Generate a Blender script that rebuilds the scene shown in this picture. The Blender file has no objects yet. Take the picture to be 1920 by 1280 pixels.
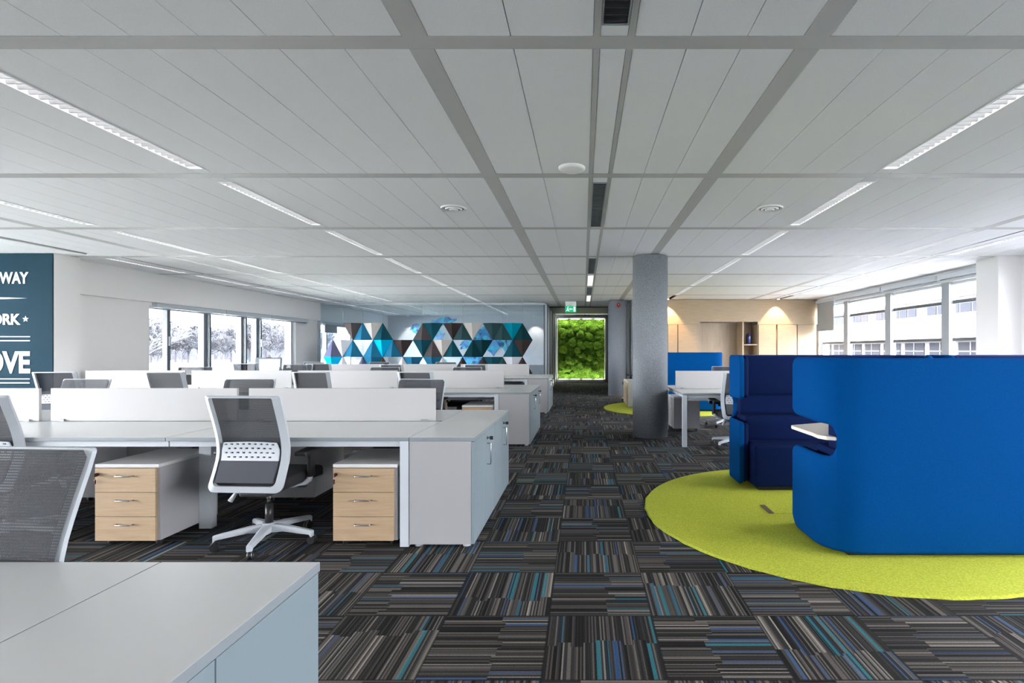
import bpy, bmesh, math, random
from mathutils import Vector, Matrix
random.seed(7)
S = bpy.context.scene
C = S.collection
PI = math.pi
F, VX, VY, CAMH, CEIL = 985.0, 1094.0, 656.0, 1.30, 2.71

# ------------------------------------------------------------------ camera, world, exposure
cd = bpy.data.cameras.new('camera'); cam = bpy.data.objects.new('camera', cd); C.objects.link(cam)
cam.location = (0, 0, CAMH); cam.rotation_euler = (PI/2, 0, 0)
cd.sensor_width = 36; cd.lens = F/1920*36
cd.shift_x = -(VX-960)/1920; cd.shift_y = (VY-640)/1920
cd.clip_start = 0.05; cd.clip_end = 500
S.camera = cam
w = bpy.data.worlds.new('world'); S.world = w; w.use_nodes = True
bg = w.node_tree.nodes['Background']; bg.inputs[0].default_value = (0.985, 0.965, 1.0, 1); bg.inputs[1].default_value = 18.5
S.view_settings.view_transform = 'Standard'; S.view_settings.look = 'None'
S.view_settings.gamma = 1; S.view_settings.use_curve_mapping = False
S.view_settings.exposure = 1.40
S.cycles.max_bounces = 10; S.cycles.diffuse_bounces = 6; S.cycles.transparent_max_bounces = 16
S.cycles.caustics_reflective = False; S.cycles.caustics_refractive = False
S.cycles.sample_clamp_indirect = 6
LAMP = 3.6

def portal(name, loc, rot, sx, sy):
    l = bpy.data.lights.new(name, 'AREA'); l.shape = 'RECTANGLE'; l.size = sx; l.size_y = sy
    o = bpy.data.objects.new(name, l); C.objects.link(o); o.location = loc; o.rotation_euler = rot
    l.cycles.is_portal = True
    return o
portal('daylight_portal', (-8.02, 12.15, 1.45), (0, -PI/2, 0), 1.3, 4.9)
portal('daylight_portal', (6.6, 5.3, 1.45), (0, PI/2, 0), 2.1, 18.6)
portal('daylight_portal', (-10.52, 1.6, 1.55), (0, -PI/2, 0), 2.0, 10.6)
portal('daylight_portal', (-8.02, 18.3, 1.4), (0, -PI/2, 0), 1.4, 4.5)

# ------------------------------------------------------------------ materials
def mat(name, col, rough=0.5, metal=0.0, spec=0.5, emit=None, es=0, bump=None, noise=None, sheen=0):
    m = bpy.data.materials.new(name); m.use_nodes = True
    nt = m.node_tree; b = nt.nodes['Principled BSDF']
    b.inputs['Base Color'].default_value = (*col, 1); b.inputs['Roughness'].default_value = rough
    b.inputs['Metallic'].default_value = metal; b.inputs['Specular IOR Level'].default_value = spec
    if sheen: b.inputs['Sheen Weight'].default_value = sheen
    if emit: b.inputs['Emission Color'].default_value = (*emit, 1); b.inputs['Emission Strength'].default_value = es
    tc = None
    if bump or noise:
        tc = nt.nodes.new('ShaderNodeNewGeometry')
    if bump:
        n = nt.nodes.new('ShaderNodeTexNoise'); n.inputs['Scale'].default_value = bump[0]; n.inputs['Detail'].default_value = 3
        nt.links.new(tc.outputs['Position'], n.inputs['Vector'])
        bp = nt.nodes.new('ShaderNodeBump'); bp.inputs['Strength'].default_value = bump[1]; bp.inputs['Distance'].default_value = bump[2]
        nt.links.new(n.outputs['Fac'], bp.inputs['Height']); nt.links.new(bp.outputs['Normal'], b.inputs['Normal'])
    if noise:
        n = nt.nodes.new('ShaderNodeTexNoise'); n.inputs['Scale'].default_value = noise[0]; n.inputs['Detail'].default_value = 4
        nt.links.new(tc.outputs['Position'], n.inputs['Vector'])
        r = nt.nodes.new('ShaderNodeValToRGB'); r.color_ramp.elements[0].position = 0.36; r.color_ramp.elements[1].position = 0.64
        r.color_ramp.elements[0].color = (*noise[1], 1); r.color_ramp.elements[1].color = (*noise[2], 1)
        nt.links.new(n.outputs['Fac'], r.inputs['Fac']); nt.links.new(r.outputs['Color'], b.inputs['Base Color'])
    return m

class NG:
    def __init__(s, m):
        s.nt = m.node_tree
    def m(s, op, a, b=None, c=None):
        n = s.nt.nodes.new('ShaderNodeMath'); n.operation = op
        for i, v in enumerate((a, b, c)):
            if v is None: continue
            if isinstance(v, (int, float)): n.inputs[i].default_value = v
            else: s.nt.links.new(v, n.inputs[i])
        return n.outputs[0]
    def xyz(s, x, y, z):
        n = s.nt.nodes.new('ShaderNodeCombineXYZ')
        for i, v in enumerate((x, y, z)):
            if isinstance(v, (int, float)): n.inputs[i].default_value = v
            else: s.nt.links.new(v, n.inputs[i])
        return n.outputs[0]
    def wn(s, v):
        n = s.nt.nodes.new('ShaderNodeTexWhiteNoise'); s.nt.links.new(v, n.inputs['Vector']); return n.outputs['Value']
    def ramp(s, f, stops, interp='CONSTANT'):
        n = s.nt.nodes.new('ShaderNodeValToRGB'); cr = n.color_ramp; cr.interpolation = interp
        while len(cr.elements) < len(stops): cr.elements.new(0.5)
        for e, (p, c) in zip(cr.elements, stops): e.position = p; e.color = (*c, 1)
        s.nt.links.new(f, n.inputs['Fac']); return n.outputs['Color']
    def mix(s, f, a, b):
        n = s.nt.nodes.new('ShaderNodeMix'); n.data_type = 'RGBA'
        for i, v in ((0, f), (6, a), (7, b)):
            if isinstance(v, (int, float)): n.inputs[i].default_value = v
            elif isinstance(v, tuple): n.inputs[i].default_value = (*v, 1)
            else: s.nt.links.new(v, n.inputs[i])
        return n.outputs[2]

def carpet_mat():
    m = mat('carpet_tiles', (0.05, 0.05, 0.05), 0.95, spec=0.15); g = NG(m); nt = m.node_tree
    geo = nt.nodes.new('ShaderNodeNewGeometry'); sp = nt.nodes.new('ShaderNodeSeparateXYZ')
    nt.links.new(geo.outputs['Position'], sp.inputs[0])
    u = g.m('DIVIDE', g.m('ADD', sp.outputs[0], 0.167), 0.5); v = g.m('DIVIDE', g.m('SUBTRACT', sp.outputs[1], 0.07), 0.5)
    fu, fv, a, b = g.m('FLOOR', u), g.m('FLOOR', v), g.m('FRACT', u), g.m('FRACT', v)
    par = g.m('FLOORED_MODULO', g.m('ADD', fu, fv), 2.0)
    ip = g.m('SUBTRACT', 1.0, par)
    s_ = g.m('ADD', g.m('MULTIPLY', a, ip), g.m('MULTIPLY', b, par))
    t_ = g.m('ADD', g.m('MULTIPLY', b, ip), g.m('MULTIPLY', a, par))
    tid = g.m('ADD', g.m('MULTIPLY', fu, 7.13), g.m('MULTIPLY', fv, 3.77))
    split = g.m('ADD', g.m('MULTIPLY', g.wn(g.xyz(tid, 3.1, 0.0)), 0.4), 0.3)
    jit = g.m('MULTIPLY', g.m('SUBTRACT', g.wn(g.xyz(tid, g.m('FLOOR', g.m('MULTIPLY', s_, 9)), 5.5)), 0.5), 0.12)
    seg = g.m('GREATER_THAN', t_, g.m('ADD', split, jit))
    n1 = g.wn(g.xyz(g.m('FLOOR', g.m('MULTIPLY', s_, 66)), tid, seg))
    n0 = g.wn(g.xyz(g.m('FLOOR', g.m('MULTIPLY', s_, 13)), tid, g.m('ADD', seg, 4.0)))
    n2 = g.wn(g.xyz(g.m('FLOOR', g.m('MULTIPLY', s_, 27)), tid, g.m('ADD', seg, 9.0)))
    base = g.ramp(n1, [(0, (.013, .013, .013)), (.34, (.026, .024, .023)), (.52, (.058, .052, .048)), (.76, (.098, .088, .080)), (.93, (.17, .155, .14))])
    dark = g.ramp(n0, [(0, (.45, .45, .45)), (.3, (1, 1, 1)), (.7, (1.0, .97, .92)), (.88, (1.5, 1.45, 1.4))])
    mm = nt.nodes.new('ShaderNodeMix'); mm.data_type = 'RGBA'; mm.blend_type = 'MULTIPLY'; mm.inputs[0].default_value = 1
    nt.links.new(base, mm.inputs[6]); nt.links.new(dark, mm.inputs[7])
    colr = g.ramp(n2, [(0, (.01, .01, .01)), (.86, (.022, .066, .16)), (.90, (.020, .14, .17)), (.925, (.05, .07, .115)), (.965, (.02, .10, .15))])
    act = g.m('MULTIPLY', g.m('GREATER_THAN', n2, 0.87), g.m('ADD', g.m('MULTIPLY', g.m('GREATER_THAN', n1, 0.30), 0.7), 0.1))
    colx = g.mix(act, mm.outputs[2], colr)
    e = g.m('MINIMUM', g.m('MINIMUM', a, g.m('SUBTRACT', 1, a)), g.m('MINIMUM', b, g.m('SUBTRACT', 1, b)))
    colx = g.mix(g.m('MULTIPLY', g.m('LESS_THAN', e, 0.009), 0.7), colx, (.008, .008, .008))
    n = nt.nodes.new('ShaderNodeTexNoise'); n.inputs['Scale'].default_value = 260; nt.links.new(geo.outputs['Position'], n.inputs['Vector'])
    fz = g.ramp(n.outputs['Fac'], [(0.3, (.6, .6, .6)), (.7, (1.45, 1.45, 1.45))], 'LINEAR')
    m2 = nt.nodes.new('ShaderNodeMix'); m2.data_type = 'RGBA'; m2.blend_type = 'MULTIPLY'; m2.inputs[0].default_value = 1
    nt.links.new(colx, m2.inputs[6]); nt.links.new(fz, m2.inputs[7])
    nt.links.new(m2.outputs[2], nt.nodes['Principled BSDF'].inputs['Base Color'])
    bp = nt.nodes.new('ShaderNodeBump'); bp.inputs['Strength'].default_value = .4; bp.inputs['Distance'].default_value = .003
    nt.links.new(n.outputs['Fac'], bp.inputs['Height']); nt.links.new(bp.outputs['Normal'], nt.nodes['Principled BSDF'].inputs['Normal'])
    return m

def wood_mat(name, c1, c2, vertical=False, local=False):
    m = mat(name, c1, 0.45, spec=0.3); g = NG(m); nt = m.node_tree
    if local:
        tc = nt.nodes.new('ShaderNodeTexCoord'); src = tc.outputs['Object']
    else:
        geo = nt.nodes.new('ShaderNodeNewGeometry'); src = geo.outputs['Position']
    mp = nt.nodes.new('ShaderNodeMapping'); mp.inputs['Scale'].default_value = (26, 26, 1.2) if vertical else (1.4, 1.4, 30)
    nt.links.new(src, mp.inputs['Vector'])
    n = nt.nodes.new('ShaderNodeTexNoise'); n.inputs['Scale'].default_value = 2.2; n.inputs['Detail'].default_value = 6; n.inputs['Roughness'].default_value = .65
    nt.links.new(mp.outputs[0], n.inputs['Vector'])
    c = g.ramp(n.outputs['Fac'], [(0.3, c2), (0.5, c1), (0.72, tuple(min(1, x*1.12) for x in c1))], 'LINEAR')
    nt.links.new(c, nt.nodes['Principled BSDF'].inputs['Base Color'])
    return m

def glass_mat(name, tint=(1, 1, 1), ior=1.5, strength=1.0):
    m = bpy.data.materials.new(name); m.use_nodes = True; nt = m.node_tree
    nt.nodes.remove(nt.nodes['Principled BSDF']); out = nt.nodes['Material Output']
    t = nt.nodes.new('ShaderNodeBsdfTransparent'); t.inputs[0].default_value = (*tint, 1)
    gl = nt.nodes.new('ShaderNodeBsdfGlossy'); gl.inputs['Roughness'].default_value = 0.01
    fr = nt.nodes.new('ShaderNodeFresnel'); fr.inputs[0].default_value = ior
    mu = nt.nodes.new('ShaderNodeMath'); mu.operation = 'MULTIPLY'; mu.inputs[1].default_value = strength; mu.use_clamp = True
    nt.links.new(fr.outputs[0], mu.inputs[0])
    ge = nt.nodes.new('ShaderNodeNewGeometry'); ib = nt.nodes.new('ShaderNodeMath'); ib.operation = 'SUBTRACT'; ib.inputs[0].default_value = 1
    nt.links.new(ge.outputs['Backfacing'], ib.inputs[1]); m3 = nt.nodes.new('ShaderNodeMath'); m3.operation = 'MULTIPLY'
    nt.links.new(mu.outputs[0], m3.inputs[0]); nt.links.new(ib.outputs[0], m3.inputs[1]); mu = m3
    mx = nt.nodes.new('ShaderNodeMixShader'); nt.links.new(mu.outputs[0], mx.inputs[0])
    nt.links.new(t.outputs[0], mx.inputs[1]); nt.links.new(gl.outputs[0], mx.inputs[2]); nt.links.new(mx.outputs[0], out.inputs[0])
    return m

def mesh_fabric(name):
    m = mat(name, (.06, .065, .075), 0.7, spec=0.3); nt = m.node_tree; b = nt.nodes['Principled BSDF']; out = nt.nodes['Material Output']
    tc = nt.nodes.new('ShaderNodeTexCoord'); sp = nt.nodes.new('ShaderNodeSeparateXYZ'); nt.links.new(tc.outputs['Object'], sp.inputs[0])
    g = NG(m)
    zz = g.m('SINE', g.m('MULTIPLY', sp.outputs[2], 2*PI/0.0075)); xx = g.m('SINE', g.m('MULTIPLY', sp.outputs[0], 2*PI/0.005))
    col = g.mix(g.m('GREATER_THAN', zz, 0.2), (.030, .034, .040), (.062, .068, .080)); nt.links.new(col, b.inputs['Base Color'])
    hole = g.m('MULTIPLY', g.m('GREATER_THAN', zz, -0.2), g.m('GREATER_THAN', xx, 0.0))
    f = g.m('MULTIPLY', hole, 0.3)
    t = nt.nodes.new('ShaderNodeBsdfTransparent'); mx = nt.nodes.new('ShaderNodeMixShader')
    nt.links.new(f, mx.inputs[0]); nt.links.new(b.outputs[0], mx.inputs[1]); nt.links.new(t.outputs[0], mx.inputs[2]); nt.links.new(mx.outputs[0], out.inputs[0])
    return m

M = {}
M['carpet'] = carpet_mat()
M['rug'] = mat('lime_rug', (.5, .56, .07), 0.95, spec=0.1, bump=(160, .6, .01), noise=(90, (.355, .39, .038), (.49, .535, .065)))
M['ceil'] = mat('ceiling_panel', (.88, .885, .89), 0.9, spec=0.2, noise=(320, (.84, .845, .85), (.92, .925, .93)))
M['grid'] = mat('ceiling_grid', (.50, .50, .485), 0.5)
M['void'] = mat('ceiling_gap', (.16, .16, .17), 0.9)
M['wall'] = mat('white_paint', (.90, .885, .87), 0.7, bump=(60, .1, .002))
M['greywall'] = mat('grey_paint', (.58, .60, .64), 0.7, bump=(60, .1, .002))
M['corr'] = mat('slate_grey', (.20, .225, .255), 0.7)  # darker grey than the back wall, on both corridor walls
M['darkwall'] = mat('dark_grey', (.05, .06, .07), 0.6)
M['teal'] = mat('teal_paint', (.004, .021, .034), 0.75, spec=.08)
M['letter'] = mat('white_lettering', (.46, .51, .60), 0.5)
M['lam'] = mat('white_laminate', (.64, .64, .635), 0.28, spec=0.5)
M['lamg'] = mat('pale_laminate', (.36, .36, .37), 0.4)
M['screen'] = mat('screen_panel', (.42, .42, .42), 0.5)
M['frame'] = mat('white_steel', (.52, .56, .60), 0.35)
M['gap'] = mat('shadow_gap', (.05, .05, .055), 0.8)
M['oak'] = wood_mat('light_oak', (.40, .29, .185), (.34, .24, .15), local=True)
M['wallwood'] = wood_mat('oak_panel', (.33, .25, .165), (.26, .19, .12))
M['wallwoodv'] = wood_mat('oak_panel_vertical', (.36, .28, .205), (.27, .205, .145), vertical=True)
M['chrome'] = mat('chrome', (.6, .6, .62), 0.2, metal=1)
M['alu'] = mat('aluminium', (.30, .33, .36), 0.4, metal=.4)
M['dkalu'] = mat('grey_window_steel', (.10, .11, .12), 0.45)
M['wframe'] = mat('pale_window_steel', (.34, .37, .39), 0.5)
M['dkframe'] = mat('dark_window_frame', (.10, .12, .14), 0.4)
M['plw'] = mat('white_plastic', (.50, .54, .58), 0.4)
M['plb'] = mat('black_plastic', (.018, .018, .02), 0.4)
M['keyred'] = mat('dark_red_plastic', (.06, .012, .012), 0.4)
M['seatfab'] = mat('black_fabric', (.014, .014, .017), 0.9, bump=(500, .3, .001))
M['padfab'] = mat('charcoal_fabric', (.05, .056, .068), 0.85, bump=(500, .3, .001))
M['meshf'] = mesh_fabric('chair_mesh')
M['blue'] = mat('royal_blue_fabric', (.001, .046, .18), 0.9, spec=.04, bump=(700, .3, .001), noise=(240, (.0, .040, .158), (.0, .050, .196)))
M['navy'] = mat('navy_fabric', (.002, .009, .052), 0.85, spec=.08, bump=(700, .3, .001))
M['pipe'] = mat('indigo_piping', (.03, .06, .24), 0.7)
M['felt'] = mat('grey_felt', (.25, .28, .32), 0.95, spec=.1, bump=(220, .5, .004), noise=(150, (.12, .135, .15), (.25, .27, .29)))
M['felt2'] = mat('plain_grey_felt', (.22, .245, .29), 0.95, spec=.1, bump=(220, .4, .004), noise=(150, (.14, .155, .185), (.21, .23, .26)))
M['tablet'] = mat('cream_laminate', (.72, .66, .58), 0.35)
M['glass'] = glass_mat('clear_glass', (.97, .985, .99))
M['pglass'] = glass_mat('partition_glass', (.84, .90, .93), 1.45, 1.3)
M['lamp'] = mat('lamp_tube', (1, 1, 1), emit=(1, .98, .95), es=LAMP)
M['refl'] = mat('luminaire_reflector', (.52, .53, .55), 0.4)
M['blk'] = mat('black_metal', (.012, .013, .014), 0.35)
M['blind'] = mat('grey_blind', (.30, .33, .34), 0.8)
M['white'] = mat('plain_white', (.85, .85, .85), 0.4)
M['green'] = mat('exit_green', (.0, .2, .09), 0.4, emit=(.0, .35, .14), es=.35)
M['signw'] = mat('sign_white', (.9, .95, .9), 0.4, emit=(.7, 1, .85), es=.45)
M['red'] = mat('red_plastic', (.35, .02, .015), 0.35)
M['vase'] = mat('dark_blue_glaze', (.008, .02, .10), 0.25)
M['bark'] = mat('bare_bark', (.036, .038, .046), 0.9)
M['grass'] = mat('pale_frosted_ground', (.70, .72, .70), 0.95, noise=(.3, (.62, .68, .60), (.78, .79, .78)))
M['facade'] = mat('pale_facade', (.050, .0505, .051), 0.6)
M['fwin'] = mat('facade_glass', (.018, .020, .026), 0.7, spec=.05)
M['spot'] = mat('warm_lamp', (1, .9, .8), emit=(1, .66, .36), es=14)
def moss_mat():
    m = mat('moss', (.06, .2, .01), 0.95, spec=.1); nt = m.node_tree; g = NG(m)
    geo = nt.nodes.new('ShaderNodeNewGeometry')
    n = nt.nodes.new('ShaderNodeTexNoise'); n.inputs['Scale'].default_value = 22; n.inputs['Detail'].default_value = 8; n.inputs['Roughness'].default_value = .7
    nt.links.new(geo.outputs['Position'], n.inputs['Vector'])
    c = g.ramp(n.outputs['Fac'], [(.3, (.02, .06, .005)), (.5, (.10, .22, .02)), (.72, (.27, .42, .05))], 'LINEAR')
    nt.links.new(c, nt.nodes['Principled BSDF'].inputs['Base Color'])
    bp = nt.nodes.new('ShaderNodeBump'); bp.inputs['Strength'].default_value = 1; bp.inputs['Distance'].default_value = .05
    nt.links.new(n.outputs['Fac'], bp.inputs['Height']); nt.links.new(bp.outputs['Normal'], nt.nodes['Principled BSDF'].inputs['Normal'])
    return m
M['moss'] = moss_mat()
def map_mat():
    m = mat('map_blue', (.05, .3, .5), 0.5); nt = m.node_tree; g = NG(m)
    geo = nt.nodes.new('ShaderNodeNewGeometry'); v = nt.nodes.new('ShaderNodeTexVoronoi'); v.inputs['Scale'].default_value = 7
    nt.links.new(geo.outputs['Position'], v.inputs['Vector'])
    sp = nt.nodes.new('ShaderNodeSeparateColor'); nt.links.new(v.outputs['Color'], sp.inputs[0])
    c = g.ramp(sp.outputs[0], [(0, (.04, .22, .50)), (.3, (.06, .42, .62)), (.5, (.12, .30, .62)), (.7, (.05, .55, .62)), (.88, (.02, .10, .22))])
    nt.links.new(c, nt.nodes['Principled BSDF'].inputs['Base Color']); return m
M['map'] = map_mat()

# ------------------------------------------------------------------ mesh helpers
def BM(): return bmesh.new()
def box(bm, x0, x1, y0, y1, z0, z1, bev=0, seg=2, mi=0):
    vs = [bm.verts.new(p) for p in ((x0,y0,z0),(x1,y0,z0),(x1,y1,z0),(x0,y1,z0),(x0,y0,z1),(x1,y0,z1),(x1,y1,z1),(x0,y1,z1))]
    fs = [bm.faces.new([vs[i] for i in f]) for f in ((3,2,1,0),(4,5,6,7),(0,1,5,4),(1,2,6,5),(2,3,7,6),(3,0,4,7))]
    for f in fs: f.material_index = mi
    if bev:
        es = {e for f in fs for e in f.edges}
        bmesh.ops.bevel(bm, geom=list(es), offset=bev, segments=seg, affect='EDGES', profile=.6)
    return vs
def cyl(bm, p0, p1, r0, r1=None, n=16, caps=True, smooth=True):
    p0, p1 = Vector(p0), Vector(p1); r1 = r0 if r1 is None else r1
    d = (p1-p0).normalized(); a = d.orthogonal().normalized(); b = d.cross(a)
    A = [bm.verts.new(p0+(a*math.cos(t)+b*math.sin(t))*r0) for t in [2*PI*i/n for i in range(n)]]
    B = [bm.verts.new(p1+(a*math.cos(t)+b*math.sin(t))*r1) for t in [2*PI*i/n for i in range(n)]]
    for i in range(n):
        f = bm.faces.new((A[i], A[(i+1)%n], B[(i+1)%n], B[i])); f.smooth = smooth
    if caps:
        bm.faces.new(A[::-1]); bm.faces.new(B)
def tube(bm, pts, r, n=8):
    pts = [Vector(p) for p in pts]; rings = []; prev = None
    for i, p in enumerate(pts):
        d = (pts[min(i+1, len(pts)-1)]-pts[max(i-1, 0)]).normalized()
        a = d.orthogonal().normalized() if prev is None else (prev-d*prev.dot(d)).normalized()
        prev = a; b = d.cross(a)
        rr = r[i] if isinstance(r, (list, tuple)) else r
        rings.append([bm.verts.new(p+(a*math.cos(t)+b*math.sin(t))*rr) for t in [2*PI*k/n for k in range(n)]])
    for A, B in zip(rings, rings[1:]):
        for k in range(n):
            f = bm.faces.new((A[k], A[(k+1)%n], B[(k+1)%n], B[k])); f.smooth = True
    bm.faces.new(rings[0][::-1]); bm.faces.new(rings[-1])
def lathe(bm, prof, cx=0, cy=0, n=32):
    rings = [[bm.verts.new((cx+r*math.cos(2*PI*i/n), cy+r*math.sin(2*PI*i/n), z)) for i in range(n)] for r, z in prof]
    for A, B in zip(rings, rings[1:]):
        for i in range(n):
            f = bm.faces.new((A[i], A[(i+1)%n], B[(i+1)%n], B[i])); f.smooth = True
    bm.faces.new(rings[0][::-1]); bm.faces.new(rings[-1])
def prism(bm, poly, axis, a0, a1, mi=0):
    """poly of 2D points extruded along axis ('x','y','z')"""
    def P(p, a): return {'x': (a, p[0], p[1]), 'y': (p[0], a, p[1]), 'z': (p[0], p[1], a)}[axis]
    A = [bm.verts.new(P(p, a0)) for p in poly]; B = [bm.verts.new(P(p, a1)) for p in poly]
    fs = [bm.faces.new(A[::-1]), bm.faces.new(B)]
    for i in range(len(poly)):
        fs.append(bm.faces.new((A[i], A[(i+1) % len(poly)], B[(i+1) % len(poly)], B[i])))
    for f in fs: f.material_index = mi
    return fs
def link(name, bm, mats, parent=None, smooth=None, norm=True):
    if norm: bmesh.ops.recalc_face_normals(bm, faces=bm.faces[:])
    me = bpy.data.meshes.new(name); bm.to_mesh(me); bm.free()
    for m in (mats if isinstance(mats, (list, tuple)) else [mats]): me.materials.append(m)
    if smooth is not None:
        for p in me.polygons: p.use_smooth = True
        if smooth < 3: me.set_sharp_from_angle(angle=smooth)
    o = bpy.data.objects.new(name, me); C.objects.link(o)
    if parent: o.parent = parent
    return o
def tag(o, label, cat, group=None):
    o['label'] = label; o['category'] = cat
    if group: o['group'] = group
    return o
def struct(name, bm, mats, smooth=None):
    o = link(name, bm, mats, None, smooth); o['kind'] = 'structure'; return o
def thing(name, label, cat, loc=(0, 0, 0), rz=0, group=None):
    o = bpy.data.objects.new(name, None); C.objects.link(o); o.location = loc; o.rotation_euler = (0, 0, rz)
    o.empty_display_size = .1
    return tag(o, label, cat, group)
def dup(root, loc, rz=0, label=None, group=None, scale=None, name=None):
    def rec(o, par):
        c = o.copy(); C.objects.link(c); c.parent = par
        for ch in o.children: rec(ch, c)
        return c
    r = rec(root, None); r.location = loc; r.rotation_euler = (0, 0, rz)
    if label: r['label'] = label
    if group: r['group'] = group
    if scale: r.scale = scale
    return r
def at(px, py, Y): return ((px-VX)*Y/F, Y, CAMH+(VY-py)*Y/F)
ORD = ['nearest', 'second nearest', 'third nearest', 'fourth nearest', 'fifth nearest', 'sixth nearest', 'seventh nearest', 'eighth nearest', 'ninth nearest', 'tenth nearest', 'eleventh nearest', 'twelfth nearest']

# ------------------------------------------------------------------ floor, walls
XL, XR, YN, YB = -10.5, 6.55, -4.0, 21.5
bm = BM(); box(bm, XL-.3, XR+.3, YN-.3, YB+.3, -.2, 0); struct('floor', bm, M['carpet'])
bm = BM(); box(bm, -300, 300, -200, 350, -1.2, -.9); struct('ground', bm, M['grass'])
bm = BM(); box(bm, -290, -34, -60, 300, -.905, -.88); struct('ground_field', bm, mat('far_field', (.055, .060, .058), .95, noise=(.2, (.045, .052, .052), (.070, .072, .075))))
bm = BM(); box(bm, 6.9, 25, -60, 120, -.905, -.88); struct('ground_added_dark', bm, mat('added_dark_ground', (.13, .135, .14), .9))  # dark strip added here, cuts daylight bounced onto the right ceiling

def wall_x(name, x0, x1, y0, y1, ops, m):
    """wall slab between x0..x1, y0..y1 with openings (ya,yb,za,zb)"""
    bm = BM(); y = y0
    for ya, yb, za, zb in ops:
        if ya > y: box(bm, x0, x1, y, ya, -.1, CEIL+.3)
        box(bm, x0, x1, ya, yb, -.1, za); box(bm, x0, x1, ya, yb, zb, CEIL+.3); y = yb
    if y < y1: box(bm, x0, x1, y, y1, -.1, CEIL+.3)
    return struct(name, bm, m)
# left window wall (set back), the wall stub with the teal graphic, the near left wall
wall_x('wall_left', -8.3, -8.0, 7.65, YB, [(9.68, 14.6, .75, 2.12), (16.0, 20.5, .75, 2.12)], M['wall'])
bm = BM(); box(bm, -8.0, -7.90, 8.05, 15.8, 2.18, CEIL, .004); struct('trim_1', bm, M['wall'])
bm = BM(); box(bm, XL, -7.71, 7.65, 8.05, -.1, CEIL+.1); struct('wall_stub', bm, M['wall'])
wall_x('wall_near_left', XL-.25, XL, YN, 7.65, [(-3.6, 6.9, .55, 2.55)], M['wall'])
wall_x('wall_right', XR, XR+.28, YN, YB, [(-3.6, 7.1, .90, 2.52), (8.3, 14.6, .40, 2.52)], M['wall'])
bm = BM(); box(bm, 6.2, XR, 7.85, 8.3, 0, CEIL, .004); struct('wall_pillar_right', bm, M['wall'])
bm = BM(); box(bm, XL-.3, XR+.3, YN-.25, YN, -.1, CEIL+.3)
struct('wall_near', bm, M['wall'])
bm = BM(); box(bm, -8.0, XR+.3, YB, YB+.2, -.1, CEIL+.3); struct('wall_back', bm, M['greywall'])
bm = BM(); box(bm, 1.35, 1.47, 14.75, YB, 0, CEIL); struct('wall_corridor_right', bm, M['corr'])
bm = BM(); box(bm, 1.47, XR, 15.25, 15.35, 0, CEIL); struct('wall_behind_cabinet', bm, M['wall'])
bm = BM()
box(bm, -1.2, -1.10, 15.86, 21.0, 0, CEIL)
struct('wall_corridor_left', bm, M['corr'])
bm = BM()
for y in (16.35, 17.5, 18.9, 19.9): box(bm, -1.1, -1.07, y, y+.09, 0, 2.62, .004)
struct('trim_2', bm, M['frame'])
bm = BM(); box(bm, -1.1, 1.35, 16.95, 19.6, CEIL-.05, CEIL-.012); struct('trim_3', bm, M['darkwall'])  # dark grey slab under part of the corridor ceiling

# ------------------------------------------------------------------ ceiling
BAND0, PITCH, BW = 2.41, 1.84, .10
bands = [BAND0+PITCH*k for k in range(-3, 11)]
LROWS = {'left': -3.01, 'right': 2.38, 'farleft': -5.55, 'windowleft': -7.3, 'farright': 5.42}
LW = .125
gapx = [(x-LW/2, x+LW/2) for x in LROWS.values()]
beams = [(-.815, -.70), (.99, 1.105), (.046, .076), (.20, .229), (-6.3, -6.19), (4.6, 4.71)]
edges = [-10.5, -10.2, -9.9, -9.6, -9.3, -9.0, -8.7, -8.4, -8.1, -7.8, -7.52]
spans = []
def fill(a, b, step=.302):
    n = max(1, round((b-a)/step)); return [(a+(b-a)*i/n, a+(b-a)*(i+1)/n) for i in range(n)]
marks = sorted(gapx+beams); x = XL
for a, b in marks:
    if a-x > .03: spans += fill(x, a)
    x = b
spans += fill(x, XR+.05)
bm = BM(); bg_ = BM()
ys = [YN]+bands+[YB]
for i in range(len(ys)-1):
    y0 = ys[i]+(BW/2 if 0 < i else 0); y1 = ys[i+1]-(BW/2 if i+1 < len(ys)-1 else 0)
    if y1-y0 < .1: continue
    g = .0022
    for a, b in spans: box(bm, a+g, b-g, y0+g, y1-g, CEIL, CEIL+.02)
    for xc in LROWS.values():
        for ya, yb in ((y0, y0+.10), (y1-.10, y1)):
            box(bm, xc-LW/2+.004, xc+LW/2-.004, ya, yb, CEIL, CEIL+.02)
struct('ceiling', bm, M['ceil'])
bm = BM()
for y in bands: box(bm, XL, XR+.05, y-BW/2, y+BW/2, CEIL-.001, CEIL+.016)
for i in range(len(ys)-1):
    y0 = ys[i]+BW/2; y1 = ys[i+1]-BW/2
    for a, b in beams: box(bm, a, b, y0, y1, CEIL-.0015, CEIL+.016)
struct('trim_4', bm, M['grid'])
bm = BM(); box(bm, XL-.3, XR+.3, YN-.3, YB+.3, CEIL+.14, CEIL+.3); struct('ceiling_slab', bm, M['void'])
bm = BM()   # thin backing that closes the panel joints, open over the recessed lamps
x = XL
for a, b in sorted(gapx):
    box(bm, x, a, YN, YB, CEIL+.03, CEIL+.04); x = b
box(bm, x, XR, YN, YB, CEIL+.03, CEIL+.04)
struct('ceiling_backing', bm, M['void'])

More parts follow.
